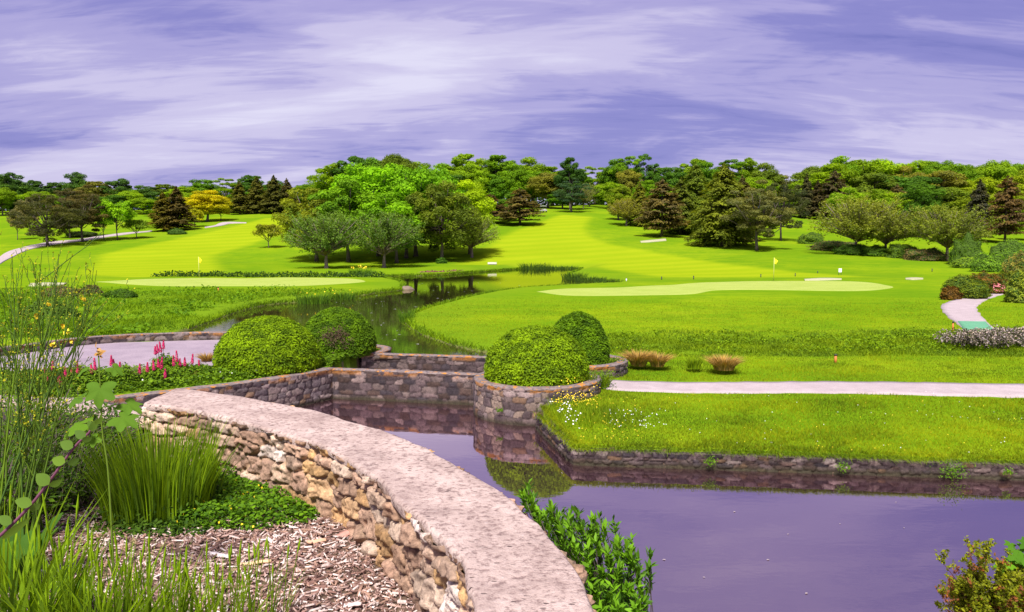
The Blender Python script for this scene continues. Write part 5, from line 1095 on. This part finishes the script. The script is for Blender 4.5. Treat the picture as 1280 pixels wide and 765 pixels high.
# reddish shrub in the bottom right corner
def corner_shrub():
    rg = np.random.default_rng(14); Y0 = 7.0; x0 = (1262-640)/F*Y0; z0 = hb(x0, Y0); b0 = np.array([x0, Y0, z0]); e = empty('berberis_shrub', tuple(b0), 'small-leaved bronze and green shrub in the bottom right corner by the water', 'shrub'); mb = MB(); P, T, Al, Rp = [], [], [], []
    heads = [(1208, 672, 0), (1178, 703, 0), (1192, 712, 0), (1172, 737, 0), (1185, 728, 0), (1222, 690, 1), (1235, 682, 1), (1250, 700, 1), (1215, 708, 0), (1205, 728, 1), (1265, 690, 1), (1232, 720, 1), (1195, 750, 1), (1218, 745, 1), (1250, 735, 1), (1275, 715, 1), (1180, 762, 0), (1285, 700, 1), (1300, 690, 1), (1310, 720, 1)]
    for px, py, big in heads+[(int(rg.uniform(1190, 1330)), int(rg.uniform(715, 800)), 1) for _ in range(90)]:
        Y = Y0+rg.normal()*.22; c = np.array(XY(px, py, Y))-b0; base = np.array([rg.normal()*.1, rg.normal()*.1, 0]); t = np.linspace(0, 1, 7)[:, None]; pts = base+(c-base)*t+np.array([0, 0, .15])*np.sin(t*np.pi); mb.tube(pts, np.linspace(.01, .002, 7), 4, cap=False)
        for k in range(16 if big else 8):
            s0 = interp_poly(pts, 30)[rg.integers(19, 30)]; d = unit(rg.normal(size=3)*.8+np.array([0, 0, .7])); L = rg.uniform(.06, .17); mb.tube([s0, s0+d*L], [.002, .001], 3, cap=False); n = 26; q = s0+d*L*rg.uniform(0, 1, (n, 1)); P.append(q+rg.normal(size=q.shape)*.012); Al.append(np.tile(d, (n, 1))+rg.normal(size=q.shape)*.7); Rp.append(np.full(n, rg.random() < (.12 if big else .5)))
    mb.build('stem_tangle', plain_mat('red_twig', (.16, .06, .05), .7), e); P = np.concatenate(P); Al = np.concatenate(Al); R = np.concatenate(Rp)
    leafmass('foliage', P[~R], rg.normal(size=P[~R].shape)+np.array([0, -.2, .7]), rg.uniform(.026, .046, (~R).sum()), foliage_mat('olive_leaf', (.21, .25, .02), .5, .35), e, .5, along=Al[~R]); leafmass('bronze_foliage', P[R], rg.normal(size=P[R].shape)+np.array([0, -.2, .7]), rg.uniform(.022, .038, R.sum()), foliage_mat('bronze_small_leaf', (.28, .11, .05), .4, .3), e, .5, along=Al[R])
    e2 = empty('leafy_plant', (x0+.05, Y0+.35, z0), 'bright green palmate plant behind the bronze corner shrub', 'plant'); lb = MB(); mb2 = MB()
    for i in range(34):
        c = np.array(XY(rng.uniform(1248, 1330), rng.uniform(676, 722), Y0+.3+rng.normal()*.08))-np.array(e2.location); V, Fc = palmate(c, rng.uniform(.07, .11), (rng.normal()*.3, -.5, .8), rng.uniform(0, 3.1)); lb.add(V, Fc, rng.random()); mb2.tube([(0, 0, 0), c*.6+np.array([0, 0, .1]), c], [.006, .003, .002], 4, cap=False)
    lb.build('foliage', foliage_mat('bright_palmate', (.10, .26, .02), .4, .4), e2, True); mb2.build('stem_tangle', M['iris'], e2)
corner_shrub()

# ================================================================= FLOWER TERRACE
M['lupinleaf'] = foll('lupin_leaf', (.12, .24, .02), .6, .35); M['spike'] = foliage_mat('lupin_petal', (.55, .02, .12), .35, .25, (1.2, 2.0, 1.4))
def lupin(px, Y, ytop, rx, spikes, label, seed):
    rg = np.random.default_rng(seed); x = (px-640)/F*Y; z0 = TERR; h = (ZY(ytop, Y)-z0)*1.1+.05; e = empty('lupin', (x, Y, z0), label, 'flower', 'lupins on the terrace'); n = 1900
    d = sph(n, rg); d[:, 2] = np.abs(d[:, 2]); P = d*(rg.random((n, 1))**.35)*np.array([rx, rx*.7, h])*(1+.25*fbm(d[:, 0]*3+seed, d[:, 1]*3, d[:, 2]*3, 2))[:, None]; leafmass('foliage', P, d+rg.normal(size=P.shape)*.5+np.array([0, 0, .4]), rg.uniform(.05, .11, n), M['lupinleaf'], e, .5)
    for k, (sx, sy) in enumerate(spikes):
        Ys = Y-.15+rg.normal()*.08; c = np.array(XY(sx, sy, Ys))-np.array([x, Y, z0]); hs = .27*rg.uniform(.8, 1.2); m = 150; t = rg.random(m); a = rg.random(m)*6.28; r = .048*(1-t*.75)*(.4+.6*np.minimum(1, t*6)); lean = rg.normal(size=2)*.015
        P = c+np.column_stack((np.cos(a)*r+lean[0]*t, np.sin(a)*r+lean[1]*t, (t-.5)*hs)); V, Fq = leafquads(P, np.column_stack((np.cos(a), np.sin(a), .4+0*a)), .032, .8, rg=rg); mb = MB(); mb.tube([c*np.array([.5, .5, 0]), c*np.array([.8, .8, .5]), c+np.array([0, 0, hs*.45])], [.008, .006, .004], 4, .2)
        sp_ = mk('flower_spike', V, Fq, M['spike'], e, tint=np.repeat(rg.random(m), 4)); mb.build('stalk', M['lupinleaf'], sp_)
for k, L in enumerate([(70, 17.9, 466, .50, [(65, 457), (75, 473), (81, 465), (58, 468)], 'magenta lupin clump farthest left on the terrace'), (98, 18.2, 462, .42, [(89, 467), (97, 459)], 'magenta lupin clump behind the palmate sapling, left side'), (122, 18.3, 466, .42, [(115, 461), (119, 455)], 'magenta lupin pair right behind the sapling tip'),
        (148, 18.6, 459, .48, [(139, 451), (142, 456), (149, 459)], 'red-magenta lupin clump right of the sapling'), (186, 18.9, 463, .45, [(174, 461), (184, 459), (192, 457), (206, 467)], 'magenta lupin clump in the middle of the bed'), (203, 20.2, 446, .46, [(194, 438), (197, 436), (201, 434), (204, 431)], 'tall bright magenta lupin clump standing above the rest'),
        (207, 19.2, 460, .42, [(198, 454), (201, 454), (203, 459), (211, 467)], 'magenta lupins in front of the tallest clump'), (226, 19.8, 458, .42, [(217, 451), (221, 445), (225, 453), (231, 452)], 'dark red lupins left of the clipped bush'), (246, 20.0, 458, .36, [(240, 449), (249, 457)], 'last lupins beside the big clipped bush')]): lupin(*L, 100+k)
cover('weed_patch', [(-60, 505), (-40, 470), (60, 468), (150, 466), (255, 462), (285, 466), (330, 468), (365, 463), (392, 457), (400, 460), (372, 465.5), (330, 472), (260, 480.5), (200, 487.5), (130, 494), (50, 499)], 15000, .085, .26, M['lupinleaf'], 'green ground cover along the terrace edge under the lupins', (120, .05, M['white']), TERR)
x_, y_ = G(170, 476, TERR); tuft('feather_plant', x_, y_, TERR, 160, .5, .12, .02, .6, foll('feather_blade', (.42, .34, .24), .3, .2, (1.1, 1, .9)), 'beige feathery plant among the lupins', 'plant')
x_, y_ = G(238, 474, TERR); tuft('feather_plant', x_, y_, TERR, 120, .34, .14, .02, .7, M['tan'], 'short tan dried plant at the terrace edge right of the lupins', 'plant')

cover('weed_patch', [(395, 456), (440, 447), (456, 442), (460, 446), (452, 452), (420, 459)], 3500, .08, .3, M['lupinleaf'], 'green weeds at the foot of the second clipped bush by the weir', None, TERR)
# wildflowers by the pond planter
wf = [G(683, 505, .5), G(700, 497, .5), G(745, 492, .5), (G(800, 505, .5)), G(790, 540, .4), G(745, 560, .38), G(705, 545, .38), G(688, 525, .4)]; W_ = np.array(wf)
def wild(name, n, mat, size, lab, x0, x1, y0, y1, hh):
    x = rng.uniform(0, 1, n); y = rng.uniform(0, 1, n); p = np.array([G(x0+(x1-x0)*a+rng.normal()*4, y0+(y1-y0)*b, .45) for a, b in zip(x, y)]); m = sdist(lawnpoly, p[:, 0], p[:, 1]) > .05; p = p[m]; P = np.column_stack((p, H(p[:, 0], p[:, 1])+rng.uniform(.4, 1, len(p))*hh)); o = leafmass(name, P, rng.normal(size=P.shape)*.4+np.array([0, -.4, 1]), size, mat, None, .95); tag(o, lab, None, None, 'stuff')
wild('buttercups', 330, M['yellow'], .034, 'yellow buttercups beside the pond planter', 690, 745, 492, 520, .32); wild('daisies', 65, M['white'], .04, 'white daisies at the corner of the near lawn', 690, 722, 515, 540, .28); wild('lawn_buttercups', 110, M['yellow'], .026, 'scattered buttercups in the near lawn', 720, 800, 505, 560, .10); wild('lawn_daisies', 60, M['white'], .028, 'scattered daisies in the near lawn', 760, 830, 515, 535, .08)
wild('far_lawn_flowers', 150, M['yellow'], .022, 'tiny yellow flowers over the near lawn', 830, 1290, 495, 575, .06); wild('lawn_flecks', 90, M['white'], .022, 'tiny pale flecks on the near lawn', 830, 1290, 495, 575, .05)
p = np.array([G(rng.uniform(684, 830), rng.uniform(484, 570), .4) for _ in range(14000)]); k = (sdist(lawnpoly, p[:, 0], p[:, 1]) > .02) & (rng.random(14000) < sstep(1.7, .0, np.hypot(p[:, 0]-1.4, p[:, 1]-17.2))); p = p[k]
grass('tall_grass', p[:, 0], p[:, 1], rng.uniform(.08, .42, len(p))*(1-.6*sstep(.3, 1.8, np.hypot(p[:, 0]-1.4, p[:, 1]-17.2))), .014, rng.uniform(.2, .8, len(p)), M['roughblade'], 'taller flowering grass at the corner of the near lawn')
for px, py, Y, h, n, lab in [(748, 486, None, .55, 240, 'tall weeds beside the pond planter at the path end'), (728, 492, None, .45, 200, 'weeds hugging the right side of the pond planter'), (768, 468, None, .3, 160, 'low green weeds before the rear planter')]:
    x, y = G(px, py, .55); e = tuft('weed_clump', x, y, h1(x, y), n, h, .28, .02, .6, M['roughblade'], lab, 'weeds'); q = rng.normal(size=(500, 3))*np.array([.22, .18, 0])+np.array([0, 0, 1])*rng.uniform(0, h*.8, (500, 1)); leafmass('leaves', q, rng.normal(size=q.shape)+np.array([0, 0, .6]), .06, M['lupinleaf'], e, .5)
for px, py, s, lab in [(1155, 570, .30, 'green fern growing from the lawn edging wall'), (892, 583, .13, 'tiny fern at the middle of the lawn edging wall'), (608, 522, .09, 'tiny fern on the round planter wall'), (1262, 592, .1, 'tiny fern low on the edging wall at right'), (1045, 578, .12, 'small dry weed on the edging wall')]:
    x, y = G(px, py, .2); 
    if px == 608: x, y, z = P3[0]-.95, P3[1]-1.42, .35
    else: y = float(np.interp(x, [q[0] for q in lawn_edge], [q[1] for q in lawn_edge]))-.2; z = .22
    e = empty('fern', (x, y, z), lab, 'fern'); q = rng.normal(size=(int(900*s), 3))*np.array([s*.45, .06, s*.3]); q[:, 1] = -np.abs(q[:, 1]); leafmass('foliage', q, rng.normal(size=q.shape)+np.array([0, -.6, .6]), .05, M['clover'], e, .4)

# band of weeds behind the left green, red-brown stones on the far shore
P = []
for px in np.arange(196, 486, .5):
    g = G(px, 345.2, 1.0); k = 5; xx = g[0]+rng.normal(size=k)*.3; yy = g[1]+rng.normal(size=k)*.6; P.append(np.column_stack((xx, yy, H(xx, yy)+rng.uniform(0, .55, k)*(.6+.5*math.sin(px*.11)**2))))
P = np.concatenate(P); tag(leafmass('channel_weeds', P, rng.normal(size=P.shape)+np.array([0, 0, .6]), rng.uniform(.15, .32, len(P)), M['reeddk']), 'dark weeds in the ditch behind the left green', None, None, 'stuff')
def rock(name, x, y, z, s, colr, label, cat='rock', seed=0, sub=3):
    bm = bmesh.new(); bmesh.ops.create_icosphere(bm, subdivisions=sub, radius=1); V = np.array([v.co[:] for v in bm.verts]); Fc = [tuple(v.index for v in f.verts) for f in bm.faces]; bm.free()
    k = 1+.5*fbm(V[:, 0]*1.7+seed, V[:, 1]*1.3, V[:, 2]*1.3, 3); V = V*k[:, None]*np.array(s); o = mk(name, V, Fc, plain_mat(name+'_face', colr, .9, .1, 2.5, .35, .6)); o.location = (x, y, z); return tag(o, label, cat)
x, y = G(509, 362, UPZ); rock('rock', x, y, UPZ+.02, (.5, .35, .30), (.20, .15, .115), 'pinkish rock at the tip of the left bank')
P = []
for px in np.arange(524, 578, .8):
    g = G(px, 343.2-(px-524)*.035, UPZ); P.append((g[0], g[1]+.4, UPZ+rng.uniform(.0, .35)))
P = np.repeat(np.array(P), 5, 0)+rng.normal(size=(len(P)*5, 3))*np.array([.3, .3, .05]); tag(leafmass('shore_stones', P, rng.normal(size=P.shape), .32, plain_mat('red_stone', (.20, .09, .06), .9)), 'red-brown stones edging the far shore', None, None, 'stuff')
for k, (px, yb, yt, w, c, lab) in enumerate([(76, 373, 358, 50, (.16, .12, .07), 'brownish heather hump on the left bank'), (112, 371, 357, 30, (.12, .10, .06), 'small dark heather hump right of the brownish one'), (150, 372, 362, 40, (.07, .16, .015), 'low green hump shrub on the left bank'), (60, 400, 375, 70, (.10, .20, .02), 'bright green bush on the left bank behind the broom')]):
    bush(px, yb, yt, w, c, lab, 2600, .11, seed=140+k)
bush(223, 293, 286, 24, (.04, .11, .015), 'dark low round bush under the brown spruce pair', seed=150); bush(105, 296, 289, 40, (.08, .10, .03), 'low dark bush behind the left path', seed=151); bush(552, 329, 322, 14, (.07, .18, .02), 'small green bush at the foot of the bronze-olive tree', seed=152)

# ================================================================= SMALL COURSE FURNITURE
M['pole'] = plain_mat('flag_pole', (.62, .60, .20), .5); M['flag'] = plain_mat('yellow_flag', (.85, .72, .02), .7); M['orange'] = plain_mat('orange_stake', (.55, .17, .04), .6); M['postdk'] = plain_mat('dark_post', (.05, .05, .04), .7); M['whitep'] = plain_mat('white_paint', (.8, .8, .8), .5); M['redp'] = plain_mat('red_stake', (.50, .06, .04), .6)
def flag(px, yb, yt, lab, z=1.03):
    x, y = G(px, yb, z); z = h1(x, y)+.05; h = ZY(yt, y)-z; e = empty('golf_flag', (x, y, z), lab, 'golf flag', 'golf flags'); mb = MB(); mb.tube([(0, 0, 0), (0, 0, h)], [.024, .02], 8); mb.build('pole', M['pole'], e, True)
    V = []; n = 7
    for k in range(n):
        t = k/(n-1)
        for j in range(5): s = j/4; V.append((.03+.30*s*(1-.35*t)+.02*math.sin(t*6), .07*math.sin(s*5+t*2), h-.02-.48*t-.28*s*(1-t*.4)))
    Fq = [(k*5+j, k*5+j+1, (k+1)*5+j+1, (k+1)*5+j) for k in range(n-1) for j in range(4)]; V2 = [(v[0], v[1]+.012, v[2]) for v in V]; Fb = [tuple(q+35 for q in f[::-1]) for f in Fq]; mk('flag', V+V2, Fq+Fb, M['flag'], e, True)
flag(249, 347, 321, 'yellow flag standing on the left green'); flag(967, 350, 322, 'yellow flag standing behind the right green')
def stake(px, yb, hpx, mat, lab, z=1.0, r=.05, name='marker_stake'):
    x, y = G(px, yb, z); z = h1(x, y); h = hpx/F*y; e = empty(name, (x, y, z), lab, 'stake', None); mb = MB(); mb.tube([(0, 0, -.05), (0, 0, h*.8)], [r, r], 8); mb.build('post', M[mat], e, True); mb = MB(); mb.tube([(0, 0, h*.8), (0, 0, h*.97), (0, 0, h)], [r*1.12, r*1.12, r*.5], 8); mb.build('cap', M['postdk'], e, True)
for a in [(77.5, 370, 9, 'orange', 'orange marker stake on the left bank near the heather'), (273, 365, 6, 'orange', 'orange marker stake on the left bank below the green'), (1191, 413, 13, 'orange', 'red-orange stake at the corner of the green mat', 1.0, .03), (1044.5, 449, 11, 'orange', 'orange marker stake standing in the rough on the right', .8, .04),
          (827, 349, 4, 'postdk', 'small dark post at the green edge, leftmost'), (867, 348, 4.5, 'postdk', 'small dark post at the green edge, right of the leftmost'), (951, 346, 4, 'postdk', 'small dark post just left of the right flag'), (994, 345, 4, 'postdk', 'small dark post just right of the right flag'), (1165, 341, 4, 'postdk', 'small dark post below the hedge at right'), (783, 351, 4, 'whitep', 'small pale post left of the right green'), (1022, 342, 3, 'postdk', 'small dark post left of the white sign')]: stake(*a)
def sign(px, yb, lab):
    x, y = G(px, yb, 1.1); z = h1(x, y); e = empty('small_sign', (x, y, z), lab, 'sign'); mb = MB(); mb.box((0, 0, .52), (.34, .04, .42)); mb.build('board', M['whitep'], e); 
    for sx in (-.3, .3): mb = MB(); mb.tube([(sx*.45, .03, -.05), (sx*.45, .03, .42)], [.022, .022], 6); mb.build('leg', M['postdk'], e)
sign(1050, 343, 'small white sign behind the right green')
x, y = G(615, 336.5, UPZ); e = empty('outlet_block', (x, y+1.2, UPZ), 'pale stone outlet block on two posts at the far shore', 'stone block'); mb = MB(); mb.box((0, 0, .85), (1.3, .7, .28)); mb.build('slab', plain_mat('pale_stone', (.6, .56, .5), .8, .2, 3, .2), e)
for sx in (-.42, .42): mb = MB(); mb.box((sx, 0, .3), (.16, .4, .8)); mb.build('post', M['postdk'], e)
# golf cart far up the fairway
Y = Dof(679, 266); x = (679-640)/F*Y; e = empty('golf_cart', (x, Y, h1(x, Y)), 'tiny white-topped golf cart far up the fairway', 'golf cart', None, .5); mb = MB(); mb.box((0, 0, .55), (1.1, 2.1, .35)); mb.box((0, .85, .8), (1.05, .5, .35)); mb.box((0, -.35, .82), (1.0, .5, .2)); mb.build('body', plain_mat('cart_body', (.45, .42, .42), .4), e); mb = MB(); mb.box((0, 0, 1.75), (1.15, 1.6, .08)); mb.build('roof', M['whitep'], e)
for sx in (-.5, .5):
    for sy in (-.75, .75):
        mb = MB(); mb.tube([(sx-.08, sy, .22), (sx+.08, sy, .22)], [.22, .22], 12); mb.build('wheel', M['postdk'], e)
        mb = MB(); mb.tube([(sx, sy*.9, .7), (sx, sy*.9, 1.72)], [.03, .03], 6); mb.build('strut', M['postdk'], e)
# floating leaves and bits
fl_ = [(378, 0)] and [(880, 722), (918, 640), (1130, 660), (960, 700), (1050, 655), (830, 700), (1120, 628), (1008, 742), (985, 668)]
P = np.array([(*G(px, py, 0), .006) for px, py in fl_]); tag(leafmass('floating_leaves', np.repeat(P, 1, 0), np.tile((0, 0, 1.), (len(P), 1)), rng.uniform(.03, .06, len(P)), plain_mat('pale_dead_leaf', (.34, .27, .26), .7)), 'pale dead leaves floating on the near pond', None, None, 'stuff')
P = np.array([(*G(rng.uniform(420, 660), rng.uniform(350, 432), UPZ), UPZ+.008) for _ in range(140)]); P = P[sdist(upper_pond, P[:, 0], P[:, 1]) > .6]; tag(leafmass('pond_flecks', P, np.tile((0, 0, 1.), (len(P), 1)), rng.uniform(.06, .22, len(P)), plain_mat('lily_bit', (.42, .42, .34), .5)), 'pale leaves floating on the upper pond', None, None, 'stuff')
